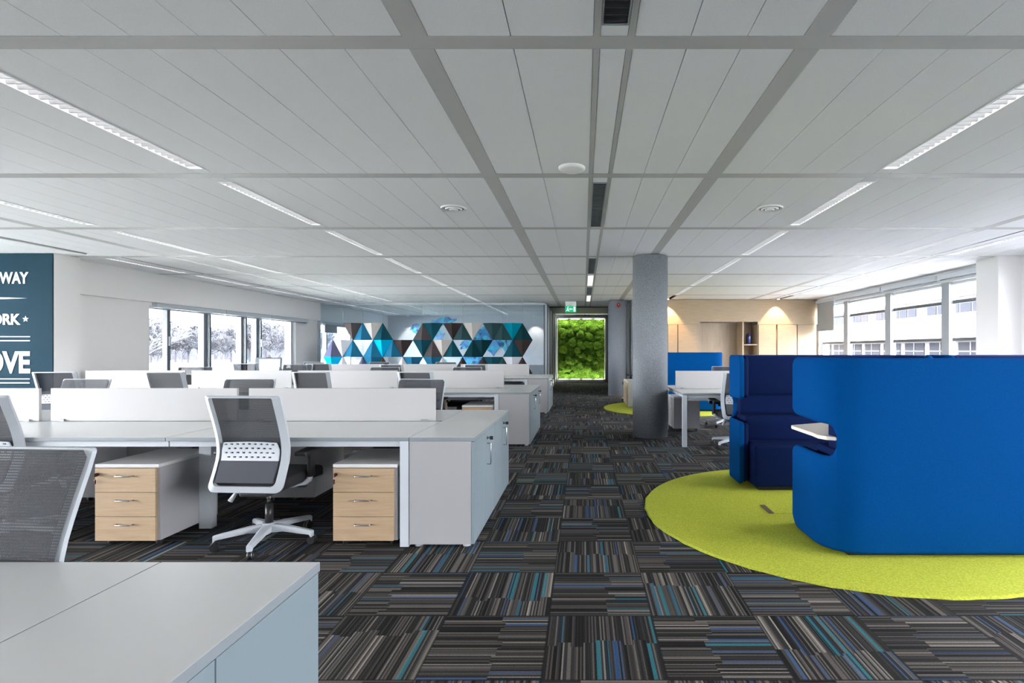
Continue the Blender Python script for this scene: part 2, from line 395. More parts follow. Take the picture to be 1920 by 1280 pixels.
# recessed lights (one built, the rest copied)
def make_light(L):
    t = thing('ceiling_light', '', 'light', group='recessed louvre lights in the ceiling')
    bm = BM(); h = LW/2
    for sx in (-1, 1):
        prism(bm, [(sx*h, CEIL-.004), (sx*(h-.010), CEIL-.004), (sx*(h-.010), CEIL+.01), (sx*(h-.004), CEIL+.10), (sx*h, CEIL+.10)], 'y', -L/2, L/2)
    box(bm, -h, h, -L/2, L/2, CEIL+.10, CEIL+.104)
    for sy in (-1, 1): box(bm, -h, h, min(sy*L/2, sy*(L/2-.01)), max(sy*L/2, sy*(L/2-.01)), CEIL-.004, CEIL+.10)
    link('housing', bm, M['white'], t)
    bm = BM(); n = 26
    for i in range(n):
        y = -L/2+.02+(L-.04)*(i+.5)/n
        prism(bm, [(y-.004, CEIL+.002), (y+.004, CEIL+.002), (y+.016, CEIL+.035), (y-.016, CEIL+.035)], 'x', -h+.012, h-.012)
    link('louvre', bm, M['refl'], t)
    bm = BM(); box(bm, -.03, .03, -L/2+.03, L/2-.03, CEIL+.085, CEIL+.095); link('lamp', bm, M['lamp'], t)
    return t
BAYS = range(-3, 10)
proto = make_light(1.52); used = False
rowtxt = {'left': 'over the left hand desks', 'right': 'over the blue booths', 'farleft': 'second from the aisle on the left',
          'windowleft': 'along the left windows', 'farright': 'along the right windows'}
for rn, xc in LROWS.items():
    n = 0
    for k in BAYS:
        yc = BAND0+PITCH*(k+.5)
        if rn in ('right', 'farright') and yc > 14.2: continue
        if rn == 'windowleft' and yc < 8.4: continue
        lab = 'recessed louvre light, ' + ORD[max(0, k)] + ' in the row ' + rowtxt[rn]
        if k < 0: lab = 'recessed louvre light outside the picture, row ' + rowtxt[rn]
        if not used: proto.location = (xc, yc, 0); proto['label'] = lab; used = True
        else: dup(proto, (xc, yc, 0), 0, lab)
# black slot diffusers beside outer light row
bm = BM()
box(bm, -.012, .012, -.86, .86, CEIL-.003, CEIL+.001)
sl = tag(link('slot_diffuser', bm, M['blk']), '', 'vent', 'black slots in the ceiling'); first = True
for nm, xc, ks in (('beside the right windows', 5.20, range(1, 7)), ('beside the left windows', -7.02, range(3, 8))):
    for i, k in enumerate(ks):
        lab = 'thin black ceiling slot, ' + ORD[i] + ' ' + nm
        o = sl if first else dup(sl, (0, 0, 0)); first = False
        o.location = (xc, BAND0+PITCH*(k+.5), 0); o['label'] = lab
# central strip units
def strip_unit(y0, y1, kind, lab):
    xa, xb = .080, .196
    t = thing('strip_light' if kind != 'vent' else 'ceiling_vent', lab, 'light' if kind != 'vent' else 'vent', ((xa+xb)/2, (y0+y1)/2, CEIL), group='units in the strip over the aisle')
    L = y1-y0; h = (xb-xa)/2
    bm = BM()
    for sx in (-1, 1): box(bm, min(sx*h, sx*(h-.006)), max(sx*h, sx*(h-.006)), -L/2, L/2, -.008, 0)
    for sy in (-1, 1): box(bm, -h, h, min(sy*L/2, sy*(L/2-.006)), max(sy*L/2, sy*(L/2-.006)), -.008, 0)
    link('rim', bm, M['alu'] if kind != 'lit' else M['white'], t)
    bm = BM(); box(bm, -h+.006, h-.006, -L/2+.006, L/2-.006, -.002, 0); link('recess', bm, M['blk'] if kind != 'lit' else M['lampdim'], t)
    if kind != 'lit':
        bm = BM(); n = int(L/.045)
        for i in range(n):
            y = -L/2+L*(i+.5)/n; box(bm, -h+.006, h-.006, y-.0015, y+.0015, -.007, -.002)
        link('blade', bm, M['chrome'] if kind == 'louvre' else M['dkframe'], t)
M['lampdim'] = mat('dim_diffuser', (.8, .8, .8), 0.5, emit=(1, .97, .92), es=.35)
strip_unit(.62, 2.27, 'louvre', 'black louvred light above the aisle at the top edge of the picture')
strip_unit(4.42, 5.99, 'vent', 'long black vent over the aisle beyond the round white sensor')
strip_unit(8.08, 9.65, 'vent', 'second black vent over the aisle, just before the grey pillar')
strip_unit(9.9, 11.5, 'lit', 'pale strip light over the aisle, between the second and third black vents')
strip_unit(11.8, 13.35, 'vent', 'third black vent over the aisle')
strip_unit(13.6, 15.2, 'lit', 'second pale strip light over the aisle, near the exit sign')
strip_unit(17.4, 17.9, 'lit', 'small light on the dark corridor ceiling')
strip_unit(19.7, 20.3, 'lit', 'small light on the corridor ceiling in front of the moss wall')
# round ceiling devices
bm = BM(); lathe(bm, [(.104, CEIL), (.104, CEIL-.012), (.085, CEIL-.024), (.05, CEIL-.034), (.02, CEIL-.037)], -.09, 4.06)
tag(link('ceiling_sensor', bm, M['white']), 'round white domed sensor on the ceiling left of the aisle strip', 'sensor')
def diffuser(x, y, lab):
    t = thing('round_vent', lab, 'vent', (x, y, CEIL), group='round ceiling air vents')
    for r0, r1, z in ((.128, .098, 0), (.086, .060, -.008), (.048, .0, -.014)):
        bm = BM(); n = 32
        pr = [(r0, z), (r0-.006, z-.014), (max(r1, .001), z-.008), (max(r1, .001), z)]
        rings = [[bm.verts.new((r*math.cos(2*PI*i/n), r*math.sin(2*PI*i/n), zz)) for i in range(n)] for r, zz in pr]
        for A, B in zip(rings, rings[1:]+rings[:1]):
            for i in range(n):
                f = bm.faces.new((A[i], A[(i+1) % n], B[(i+1) % n], B[i]))
        link('ring', bm, M['white'], t)
    bm = BM(); cyl(bm, (0, 0, -.001), (0, 0, -.006), .1, n=24); link('throat', bm, M['void'], t)
diffuser(-1.29, 5.22, 'round white ringed air vent in the ceiling left of the aisle')
diffuser(1.85, 5.22, 'round white ringed air vent in the ceiling right of the aisle')

# ------------------------------------------------------------------ windows
def window_x(name, x, y0, y1, z0, z1, mull, trans=(), fm='frame', fw=.05, d=.10, hand=()):
    bm = BM()
    box(bm, x-d/2, x+d/2, y0, y1, z0, z0+fw, .003); box(bm, x-d/2, x+d/2, y0, y1, z1-fw, z1, .003)
    box(bm, x-d/2, x+d/2, y0, y0+fw, z0, z1); box(bm, x-d/2, x+d/2, y1-fw, y1, z0, z1)
    root = struct(name, bm, M['frame'])
    for my, mw in mull:
        bm = BM(); box(bm, x-d/2-.01, x+d/2+.01, my-mw/2, my+mw/2, z0, z1, .003); o = link('mullion', bm, M[fm], root)
    for tz in trans:
        bm = BM(); box(bm, x-d/2+.01, x+d/2-.01, y0, y1, tz-.03, tz+.03, .003); link('transom', bm, M['dkalu'], root)
    bm = BM(); box(bm, x-.006, x+.006, y0+.02, y1-.02, z0+.02, z1-.02); link('pane', bm, M['glass'], root)
    for hy in hand:
        bm = BM(); box(bm, x+d/2, x+d/2+.035, hy-.02, hy+.02, 1.42, 1.58, .006); link('window_handle', bm, M['frame'], root)
    return root
window_x('window_1', -8.12, 9.68, 14.6, .75, 2.12, [(11.2, .10), (12.4, .07), (12.98, .09), (14.5, .06)], fm='alu')
bm = BM(); box(bm, -8.08, -7.985, 10.08, 10.16, .78, 2.1, .003); box(bm, -8.08, -7.985, 12.42, 12.48, .78, 2.08, .003); box(bm, -8.08, -7.985, 13.0, 13.05, .78, 2.08, .003); box(bm, -8.08, -7.985, 11.22, 11.27, .78, 2.1, .003)
o = link('sash', bm, M['dkframe'], bpy.data.objects['window_1'])
bm = BM()
for hy in (10.12, 13.02): box(bm, -7.985, -7.955, hy-.02, hy+.02, 1.38, 1.56, .006)
link('window_handle', bm, M['frame'], bpy.data.objects['window_1'])
window_x('window_2', -8.12, 16.0, 20.5, .75, 2.12, [(16.5, .08), (18.2, .10)], fm='alu')
window_x('window_3', 6.66, 8.3, 14.6, .40, 2.52, [(9.53, .06), (11.33, .06), (13.15, .06)], (1.49, 2.16), fm='wframe', d=.08)
bm = BM()
for y in (9.53, 11.33, 13.15):
    box(bm, 6.56, 6.68, y-.10, y+.10, .40, 2.52, .004)
link('wide_mullion', bm, M['wframe'], bpy.data.objects['window_3'])
window_x('window_4', 6.66, -3.6, 7.1, .90, 2.52, [(y, .1) for y in (-1.8, 0, 1.8, 3.6, 5.4)], (1.49, 2.16), d=.08)
window_x('window_unseen_left', XL-.12, -3.6, 6.9, .55, 2.55, [(y, .1) for y in (-1.8, 0, 1.8, 3.6, 5.4)], fm='frame')  # out of view, put in to bring daylight from the left
# blinds
def blind(x, y0, y1, ztop, drop, side, lab, m='blind'):
    t = thing('roller_blind', lab, 'blind', (x, y0, ztop), group=None); L = y1-y0
    bm = BM(); box(bm, -.045, .045, 0, L, -.085, 0, .008); link('cassette', bm, M['frame'], t)
    if drop > .1:
        bm = BM(); box(bm, -.004, .004, .03, L-.03, -drop, -.08); link('shade', bm, M[m], t)
    bm = BM(); cyl(bm, (0, .03, -max(drop, .10)), (0, L-.03, -max(drop, .10)), .012, n=10); link('bottom_rail', bm, M['alu'], t)
for i, (a, b, lab) in enumerate([(9.72, 11.6, 'rolled-up blind cassette over the left part of the left window'), (11.62, 13.3, 'rolled-up blind cassette over the middle of the left window'), (13.32, 15.1, 'rolled-up blind cassette over the right end of the left window')]):
    blind(-7.94, a, b, 2.175, 0, 1, lab)
blind(-7.94, 16.1, 20.4, 2.17, .32, 1, 'blind lowered a little over the window behind the glass partition', 'screen')
for a, b, d, lab in [(13.55, 14.55, .84, 'grey roller blind pulled halfway down beside the oak cabinet wall'), (11.4, 13.5, 0, 'rolled-up blind cassette over the right window next to the lowered grey blind'),
                     (9.6, 11.35, 0, 'rolled-up blind cassette over the middle of the right windows'), (8.32, 9.55, 0, 'rolled-up blind cassette over the right windows beside the white pillar')]:
    blind(6.47, a, b, 2.66, d, -1, lab)

# ------------------------------------------------------------------ outside
bld = thing('office_building', 'long white low building seen through the right windows', 'building', (25, 20, -.9))
bm = BM(); box(bm, 0, 8, -25, 70, 0, 5.75); link('wall', bm, M['facade'], bld)
bm = BM(); box(bm, -.25, 8.2, -25, 70, 5.75, 5.87); link('roof', bm, M['alu'], bld)
for i in range(26):
    y = 6.0+i*1.12
    if i in (4, 11, 17): continue
    bm = BM(); box(bm, -.04, .02, y, y+.98, 4.68, 5.36); link('window', bm, M['fwin'], bld)
bm = BM(); box(bm, -.05, 0, 5.8, 35.4, 5.37, 5.46); box(bm, -.05, 0, 5.8, 35.4, 4.58, 4.67); link('window_trim', bm, M['alu'], bld)
for i in range(12):
    y = 4+i*2.9
    bm = BM(); box(bm, -.04, .02, y, y+2.3, 1.5, 2.72); f = link('window', bm, M['fwin'], bld)
    bm = BM(); box(bm, -.07, -.03, y+1.1, y+1.2, 1.5, 2.72); box(bm, -.07, -.03, y, y+2.3, 2.08, 2.16); link('glazing_bar', bm, M['facade'], f)
bm = BM(); box(bm, -1.2, 0, 12, 40, 2.86, 3.0); link('canopy', bm, M['alu'], bld)
def tree_mesh(seed, h):
    rnd = random.Random(seed); bm = BM()
    def seg(a, b, r0, r1): cyl(bm, a, b, max(r0, .035), max(r1, .03), n=3 if r0 < .06 else 5, caps=False)
    def grow(p, d, L, r, lev):
        q = p+d*L; seg(p, q, r, r*.68)
        if lev == 0: return
        for i in range(4 if lev > 3 else 3):
            nd = (d+Vector((rnd.uniform(-1, 1), rnd.uniform(-1, 1), rnd.uniform(-.25, .8)))*.72).normalized()
            grow(p+d*L*rnd.uniform(.45, 1), nd, L*rnd.uniform(.6, .8), r*.55, lev-1)
    grow(Vector((0, 0, 0)), Vector((0, 0, 1)), h*.28, h*.022, 6)
    me = bpy.data.meshes.new('bare_tree'); bm.to_mesh(me); bm.free(); me.materials.append(M['bark']); return me
def ridge():
    bm = BM(); n = 150; rows = []
    for j, (dr, zf) in enumerate(((0, 0), (1.0, .55), (3.0, .85), (6.0, 1.0), (16, 0))):
        row = []
        for i in range(n+1):
            a = .38+.64*i/n; R = 118+dr
            h = 6.0+2.6*mnoise2(i*.11, 1.0)+1.2*mnoise2(i*.45, 7.0)+.7*mnoise2(i*1.3, 9.0)
            row.append(bm.verts.new((-a*R, R+2.0*mnoise2(i*.5, j*3.0), -.95+h*zf)))
        rows.append(row)
    for A, B in zip(rows, rows[1:]):
        for i in range(n): bm.faces.new((A[i], A[i+1], B[i+1], B[i])).smooth = True
    return bm
from mathutils import noise as _mn
def mnoise2(a, b): return _mn.noise(Vector((a, b, .5)))
o = struct('distant_woodland', ridge(), mat('distant_woodland', (.045, .047, .055), 1, spec=0, noise=(1.3, (.042, .044, .053), (.052, .054, .06))))
tms = [tree_mesh(s, 7.5) for s in (1, 2, 3)]
rnd = random.Random(5)
for i in range(34):
    ang = -(.50+.40*(i+.5)/34) if i < 30 else -(.80+.012*(i-30))
    Y = rnd.uniform(60, 95) if i % 2 else rnd.uniform(85, 115)
    sc = rnd.uniform(.85, 1.25)*Y/90
    if i == 33: Y, sc = 30, .85
    o = bpy.data.objects.new('bare_tree', tms[i % 3]); C.objects.link(o)
    o.location = (ang*Y, Y, -.9); o.scale = (sc*1.25, sc*1.25, sc*(1.0 if i < 30 else .9)); o.rotation_euler = (0, 0, rnd.uniform(0, 6))
    if i == 33: tag(o, 'bare winter tree standing closest outside the left window', 'tree')
    else: tag(o, 'bare leafless winter tree in the woodland far beyond the left windows', 'tree', 'woodland beyond the left windows')

# ------------------------------------------------------------------ teal wall graphic
TY = 7.64
def tpx(px, py): p = at(px, py, TY); return p[0], p[2]
wg = thing('wall_graphic', 'teal wall panel with white slogan lettering and a star, at the left edge', 'mural', (0, TY, 0))
bm = BM(); box(bm, XL+.02, -7.715, -.006, .008, 0.0, CEIL-.005); link('teal_panel', bm, M['teal'], wg)
def text_part(s, x0, x1, ytop, ybot):
    cu = bpy.data.curves.new('t', 'FONT'); cu.body = s; cu.offset = .034; cu.extrude = .01
    to = bpy.data.objects.new('t', cu); C.objects.link(to); bpy.context.view_layer.update()
    me = bpy.data.meshes.new_from_object(to.evaluated_get(bpy.context.evaluated_depsgraph_get()))
    bpy.data.objects.remove(to)
    xs = [v.co.x for v in me.vertices]; yy = [v.co.y for v in me.vertices]
    (X0, Z0), (X1, Z1) = tpx(x0, ybot), tpx(x1, ytop)
    for v in me.vertices:
        x = X0+(v.co.x-min(xs))/(max(xs)-min(xs))*(X1-X0); z = Z0+(v.co.y-min(yy))/(max(yy)-min(yy))*(Z1-Z0)
        v.co = (x, -.010-(.003 if v.co.z > 0 else 0), z)
    me.materials.clear(); me.materials.append(M['letter'])
    o = bpy.data.objects.new('lettering', me); C.objects.link(o); o.parent = wg
text_part('WAY', 0, 55, 510, 532); text_part('ORK', -15, 40, 588, 609); text_part('OVE', -28, 58, 658, 700)
bm = BM(); c = tpx(49.5, 598)
prism(bm, [(c[0]+r*math.sin(PI*i/5), c[1]+r*math.cos(PI*i/5)) for i, r in [(k, .047 if k % 2 == 0 else .019) for k in range(10)]], 'y', -.013, -.008); link('star', bm, M['letter'], wg)
bm = BM(); a, b, c_ = tpx(52, 559), tpx(-60, 555), tpx(-60, 563); prism(bm, [a, b, c_], 'y', -.013, -.008); link('tapered_line', bm, M['letter'], wg)
for y in (631, 638.5, 710, 717.5):
    bm = BM(); a, b = tpx(-70, y+.9), tpx(57.5, y-.9); box(bm, a[0], b[0], -.013, -.008, a[1], b[1]); link('ruled_line', bm, M['letter'], wg)

# ------------------------------------------------------------------ columns
def column(x, y, m, lab):
    bm = BM(); lathe(bm, [(.262, .004), (.262, CEIL-.01)], x, y, 64)
    return tag(link('pillar', bm, m), lab, 'pillar')
column(1.006, 7.93, M['felt'], 'large round pillar wrapped in speckled grey felt beside the aisle')
column(.965, 14.97, M['felt2'], 'farther round grey felt pillar beside the moss wall')
bc = thing('fire_beacon', 'small red alarm beacon at the top of the farther pillar', 'alarm', (.98, 14.70, 2.56))
bm = BM(); cyl(bm, (0, 0, 0), (0, -.05, 0), .062, .058, n=20); link('base', bm, M['red'], bc)
bm = BM(); cyl(bm, (0, -.05, 0), (0, -.075, 0), .038, .03, n=20); link('horn', bm, M['blk'], bc)
bm = BM(); cyl(bm, (0, -.075, 0), (0, -.085, 0), .014, .010, n=14); link('lens', bm, M['white'], bc)

# ------------------------------------------------------------------ exit sign, moss wall
ex = thing('exit_sign', 'green running man emergency exit sign hanging over the aisle', 'sign', (-.37, 15.3, 0))
bm = BM(); box(bm, -.16, .16, -.05, .05, 2.58, CEIL, .01); link('housing', bm, M['white'], ex)
bm = BM(); box(bm, -.165, .165, -.012, .012, 2.395, 2.58); pn = link('sign_panel', bm, M['green'], ex)
bm = BM()
box(bm, .085, .135, -.016, -.011, 2.42, 2.56); box(bm, -.012, .06, -.016, -.011, 2.483, 2.499)
prism(bm, [(-.012, 2.52), (-.012, 2.462), (-.045, 2.491)], 'y', -.016, -.011)
prism(bm, [(-.10, 2.53), (-.075, 2.535), (-.07, 2.48), (-.045, 2.43), (-.06, 2.42), (-.09, 2.465), (-.12, 2.43), (-.135, 2.44), (-.105, 2.48)], 'y', -.016, -.011)
cyl(bm, (-.08, -.016, 2.553), (-.08, -.011, 2.553), .013, n=12)
link('pictogram', bm, M['signw'], pn)

mw = thing('moss_wall', 'lit green living moss panel in a pale frame at the end of the corridor', 'plant wall', (0, 21.35, 0))
x0, x1, z0, z1 = -1.05, .86, .12, 2.56
bm = BM()
box(bm, x0-.05, x1+.05, -.25, .12, z1, z1+.07, .004); box(bm, x0-.05, x1+.05, -.25, .12, z0-.10, z0, .004)
box(bm, x0-.055, x0, -.25, .12, z0-.1, z1+.07, .004); box(bm, x1, x1+.055, -.25, .12, z0-.1, z1+.07, .004)
link('frame', bm, M['wall'], mw)
bm = BM(); rnd = random.Random(3); nx, nz = 64, 82
from mathutils import noise as mnoise
gridv = [[bm.verts.new((x0+(x1-x0)*i/nx, .06-.05*mnoise.noise(Vector((i*.18, j*.18, 0)))-.03*mnoise.noise(Vector((i*.6, j*.6, 4))), z0+(z1-z0)*j/nz)) for i in range(nx+1)] for j in range(nz+1)]
for j in range(nz):
    for i in range(nx):
        f = bm.faces.new((gridv[j][i], gridv[j][i+1], gridv[j+1][i+1], gridv[j+1][i])); f.smooth = True
for _ in range(85):
    r = rnd.choice([.05, .07, .09, .13, .16]); cx = rnd.uniform(x0+r, x1-r); cz = rnd.uniform(z0+r, z1-r)
    ms = bmesh.ops.create_icosphere(bm, subdivisions=3, radius=r, matrix=Matrix.Translation((cx, .05, cz)))
    for v in ms['verts']:
        d = v.co-Vector((cx, .05, cz)); v.co += d*.18*mnoise.noise(v.co*14); v.co.y = .05+(v.co.y-.05)*.7
    for v in ms['verts']:
        for f in v.link_faces: f.smooth = True
mo = link('moss', bm, M['moss'], mw); mo['kind'] = 'stuff'
for zz, s in ((z1-.012, -1), (z0+.012, 1)):
    for k in range(4):
        xc = x0+(x1-x0)*(k+.5)/4
        bm = BM(); box(bm, xc-.16, xc+.16, -.22, -.16, zz-.010, zz+.010); link('lamp', bm, M['mosslamp'] if 'mosslamp' in M else M.setdefault('mosslamp', mat('moss_lamp', (1, 1, 1), emit=(1, .98, .85), es=18)), mw)

# ------------------------------------------------------------------ glass partition, room behind
gp = struct('glass_partition', (lambda b: (box(b, -8.0, -1.10, 15.80, 15.86, CEIL-.045, CEIL), box(b, -1.16, -1.10, 15.80, 15.86, 0, CEIL), box(b, -8.0, -7.95, 15.80, 15.86, 0, CEIL), box(b, -8.0, -1.10, 15.80, 15.86, 0, .06), b)[-1])(BM()), M['frame'])
for i in range(6):
    a = -7.95+i*(6.79/6); bm = BM(); box(bm, a+.003, a+6.79/6-.003, 15.825, 15.837, .06, CEIL-.045); link('pane', bm, M['pglass'], gp)
wm = thing('world_map', 'large blue world map mural on the grey wall behind the glass', 'mural', (0, YB-.012, 0))
conts = [
 [(767,619),(775,608),(790,606),(812,610),(822,618),(835,625),(828,640),(815,650),(812,662),(805,668),(798,655),(790,640),(780,625)],
 [(806,604),(822,597),(835,593.5),(852,597),(856,600),(845,605),(825,611)],
 [(812,670),(830,672),(842,684),(836,698),(826,712),(820,705),(815,690)],
 [(862,655),(866,640),(880,632),(895,618),(915,611),(945,608),(975,618),(990,630),(975,640),(965,655),(956,674),(948,662),(938,650),(925,668),(915,658),(900,650),(880,648)],
 [(862,672),(880,662),(900,668),(912,682),(905,700),(893,712),(885,700),(878,685)],
 [(950,690),(975,686),(985,697),(970,706),(957,702)]]
for poly in conts:
    P = [at(px, py, YB) for px, py in poly]; rr = random.Random(2); Q = []
    for i in range(len(P)):
        a, b = P[i], P[(i+1) % len(P)]
        for t in (0, .33, .66): Q.append((a[0]+(b[0]-a[0])*t+(rr.uniform(-.07, .07) if t else 0), a[2]+(b[2]-a[2])*t+(rr.uniform(-.07, .07) if t else 0)))
    bm = BM(); prism(bm, Q, 'y', -.004, .008); link('continent', bm, M['map'], wm)
cr = thing('credenza', 'low grey cabinet along the wall behind the glass partition', 'cabinet', (-4.6, 21.2, 0))
bm = BM(); box(bm, -3.0, 3.0, -.22, .22, 0, .72, .006); link('body', bm, M['greywall'], cr)
for i in range(5):
    bm = BM(); box(bm, -2.98+i*1.2, -1.82+i*1.2, -.24, -.22, .08, .70, .003); link('door', bm, M['lamg'], cr)
for x in (-7.0, -1.95):   # wall washers
    wl = thing('wall_washer', ('left' if x < -4 else 'right')+' ceiling spotlight making a light patch on the map wall', 'light', (x, 21.0, CEIL), group=None)
    bm = BM(); cyl(bm, (0, 0, 0), (0, .015, -.07), .04, n=16); link('spot_head', bm, M['white'], wl)
    l = bpy.data.lights.new('spot_light', 'SPOT'); l.energy = 26; l.spot_size = 1.25; l.spot_blend = .5; l.color = (1, .87, .76); l.shadow_soft_size = .03
    lo = bpy.data.objects.new('spot_light', l); C.objects.link(lo); lo.parent = wl; lo.location = (0, .02, -.09); lo.rotation_euler = (.35, 0, 0)

# ------------------------------------------------------------------ hanging acoustic screen of triangles
AY = 14.5; ax = lambda px: (px-VX)*AY/F; az = lambda py: CAMH+(VY-py)*AY/F
ac = thing('acoustic_divider', 'hanging divider of blue, teal, brown and grey triangular felt panels', 'room divider', (0, AY, 0))
cols = {'br': (.060, .052, .056), 'db': (.034, .026, .026), 'bl': (.012, .10, .18), 'dt': (.006, .050, .072), 'vd': (.004, .028, .036), 'cy': (.0, .30, .52), 'tc': (.0, .17, .25),
        'be': (.46, .44, .42), 'gr': (.48, .49, .53), 'pu': (.07, .075, .13), 'dg': (.02, .05, .055)}
AM = {k: mat('felt_'+k, v, .95, spec=.05) for k, v in cols.items()}
Y0, Y1, Y2, Y3 = 605.5, 637.2, 668.9, 700.6
L0 = lambda k: 642.3+37.5*k
L1 = lambda k: 623.3+37.5*k
L2 = lambda k: 604.8+37.5*k
tri = []
for k, c in {0: 'br', 1: 'be', 4: 'dt', 5: 'db', 6: 'be', 7: 'dg', 8: 'tc'}.items(): tri.append(('i', L0(k), Y0, Y1, c))
for k, c in {1: 'bl', 2: 'dt', 4: 'br', 6: 'dg', 8: 'dg', 9: 'vd'}.items(): tri.append(('u', L1(k), Y0, Y1, c))
for k, c in {0: 'gr', 2: 'cy', 3: 'db', 4: 'dt', 5: 'be', 7: 'vd', 9: 'db'}.items(): tri.append(('i', L1(k), Y1, Y2, c))
for k, c in {0: 'pu', 1: 'bl', 2: 'bl', 3: 'bl', 5: 'br', 6: 'dt', 7: 'vd', 9: 'dt'}.items(): tri.append(('u', L2(k), Y1, Y2, c))
for k, c in {0: 'cy', 2: 'bl', 4: 'bl', 5: 'bl', 8: 'dt', 9: 'gr'}.items(): tri.append(('i', L2(k), Y2, Y3, c))
for k, c in {1: 'gr', 2: 'pu', 3: 'db', 4: 'gr', 6: 'be', 7: 'db', 8: 'db', 9: 'dg', 10: 'db'}.items(): tri.append(('u', L1(k-1), Y2, Y3, c))
for kind, xl, yt, yb, c in tri:
    xa, xb, xm = ax(xl), ax(xl+37.5), ax(xl+18.75); zt, zb = az(yt), az(yb)
    bm = BM()
    if kind == 'i': base, apex, zb_, za = [(xa, zt), (xm, zt), (xb, zt)], (xm, zb), zt, zb
    else: base, apex, zb_, za = [(xa, zb), (xm, zb), (xb, zb)], (xm, zt), zb, zt
    A = bm.verts.new((base[0][0], .03, zb_)); Mv = bm.verts.new((xm, -.11, zb_)); B = bm.verts.new((base[2][0], .03, zb_)); T = bm.verts.new((apex[0], .0, za))
    A2 = bm.verts.new((base[0][0], .06, zb_)); B2 = bm.verts.new((base[2][0], .06, zb_)); T2 = bm.verts.new((apex[0], .04, za))
    for f in ((A, Mv, T), (Mv, B, T), (A2, T2, B2), (A, T, T2, A2), (T, B, B2, T2), (A, A2, B2, B, Mv)): bm.faces.new(f)
    link('triangle_panel', bm, AM[c], ac)
for k in range(10):
    if k == 3: continue
    bm = BM(); cyl(bm, (ax(L0(k)), .03, az(Y0)), (ax(L0(k)), .03, CEIL-.006), .0025, n=5); link('cable', bm, M['alu'], ac)

# ------------------------------------------------------------------ oak storage wall
OY = 14.6; ox = lambda px: (px-VX)*OY/F
sw = thing('storage_wall', 'light oak storage wall with doors, open niche and shelf', 'cabinet', (0, OY, 0))
bm = BM(); box(bm, 1.49, ox(1312), 0, .06, 2.015, CEIL-.01); box(bm, ox(1312), ox(1421), 0, .06, 2.085, CEIL-.01); box(bm, ox(1421), 6.5, 0, .06, 2.015, CEIL-.01)
link('upper_panel', bm, M['wallwood'], sw)
for a, b in ((1190, 1210), (1210, 1252), (1252, 1271), (1271, 1309), (1422, 1456), (1457, 1495), (1495, 1531)):
    bm = BM(); box(bm, ox(a)+.012, ox(b)-.012, .004, .05, .06, 2.005, .002); link('door', bm, M['wallwood'], sw)
bm = BM(); box(bm, 1.49, ox(1312), .05, .6, 0, 2.015); box(bm, ox(1421), 6.5, .05, .6, 0, 2.015); link('carcass', bm, M['wallwoodv'], sw)
bm = BM(); box(bm, ox(1312), ox(1421), .55, .6, 0, 2.09); link('niche_back', bm, M['wallwoodv'], sw)
bm = BM(); box(bm, ox(1392), ox(1394.5), 0, .55, 0, 2.085); link('divider', bm, M['wallwood'], sw)
for z in (1.463, .75):
    bm = BM(); box(bm, ox(1394.5), ox(1421), .02, .55, z-.03, z); link('shelf', bm, M['wallwood'], sw)
bm = BM(); lathe(bm, [(.06, 0), (.072, .02), (.074, .22), (.066, .27), (.042, .29), (.044, .31), (.034, .31)], 0, 0)
v = tag(link('vase', bm, M['vase']), 'dark blue cylindrical vase on the oak shelf', 'vase'); v.location = (ox(1409), OY+.25, 1.463)
for x, lab in ((ox(1250), 'warm ceiling spotlight grazing the oak wall beside the pillar'), (ox(1454), 'warm ceiling spotlight grazing the right part of the oak wall')):
    wl = thing('wall_spotlight', lab, 'light', (x, OY-.22, CEIL))
    bm = BM(); cyl(bm, (0, 0, -.0), (0, 0, -.025), .045, n=16); link('ring', bm, M['white'], wl)
    bm = BM(); cyl(bm, (0, 0, -.025), (0, 0, -.027), .03, n=16); link('bulb', bm, M['spot'], wl)
    l = bpy.data.lights.new('spot_light', 'SPOT'); l.energy = 85; l.spot_size = 1.35; l.spot_blend = .35; l.color = (1, .60, .30); l.shadow_soft_size = .02
    lo = bpy.data.objects.new('spot_light', l); C.objects.link(lo); lo.parent = wl; lo.location = (0, 0, -.04); lo.rotation_euler = (.25, 0, 0)

# ------------------------------------------------------------------ rugs
def rug(cx, cy, r, lab):
    bm = BM(); n = 128; rr = random.Random(4)
    out = [bm.verts.new((cx+(r+rr.uniform(-.006, .006))*math.cos(2*PI*i/n), cy+(r+rr.uniform(-.006, .006))*math.sin(2*PI*i/n), .001)) for i in range(n)]
    top = [bm.verts.new((cx+(r-.012)*math.cos(2*PI*i/n), cy+(r-.012)*math.sin(2*PI*i/n), .014)) for i in range(n)]
    for i in range(n): bm.faces.new((out[i], out[(i+1) % n], top[(i+1) % n], top[i]))
    bm.faces.new(top)
    return tag(link('round_rug', bm, M['rug']), lab, 'rug', 'lime green round rugs')
rug(2.0, 4.23, 1.5, 'large round lime green rug under the near blue booths')
rug(1.95, 11.75, 1.5, 'lime green round rug farther back behind the grey pillar')
fb = thing('floor_box', 'small floor outlet hatch in the lime rug between the booths', 'floor outlet', (1.62, 4.24, .014))
bm = BM(); box(bm, -.12, .12, -.11, .11, 0, .004); link('lid', bm, M['rug'], fb)
bm = BM(); box(bm, -.16, -.12, -.11, .11, 0, .006, .001); link('flap', bm, mat('brown_plastic', (.12, .08, .05), .6), fb)

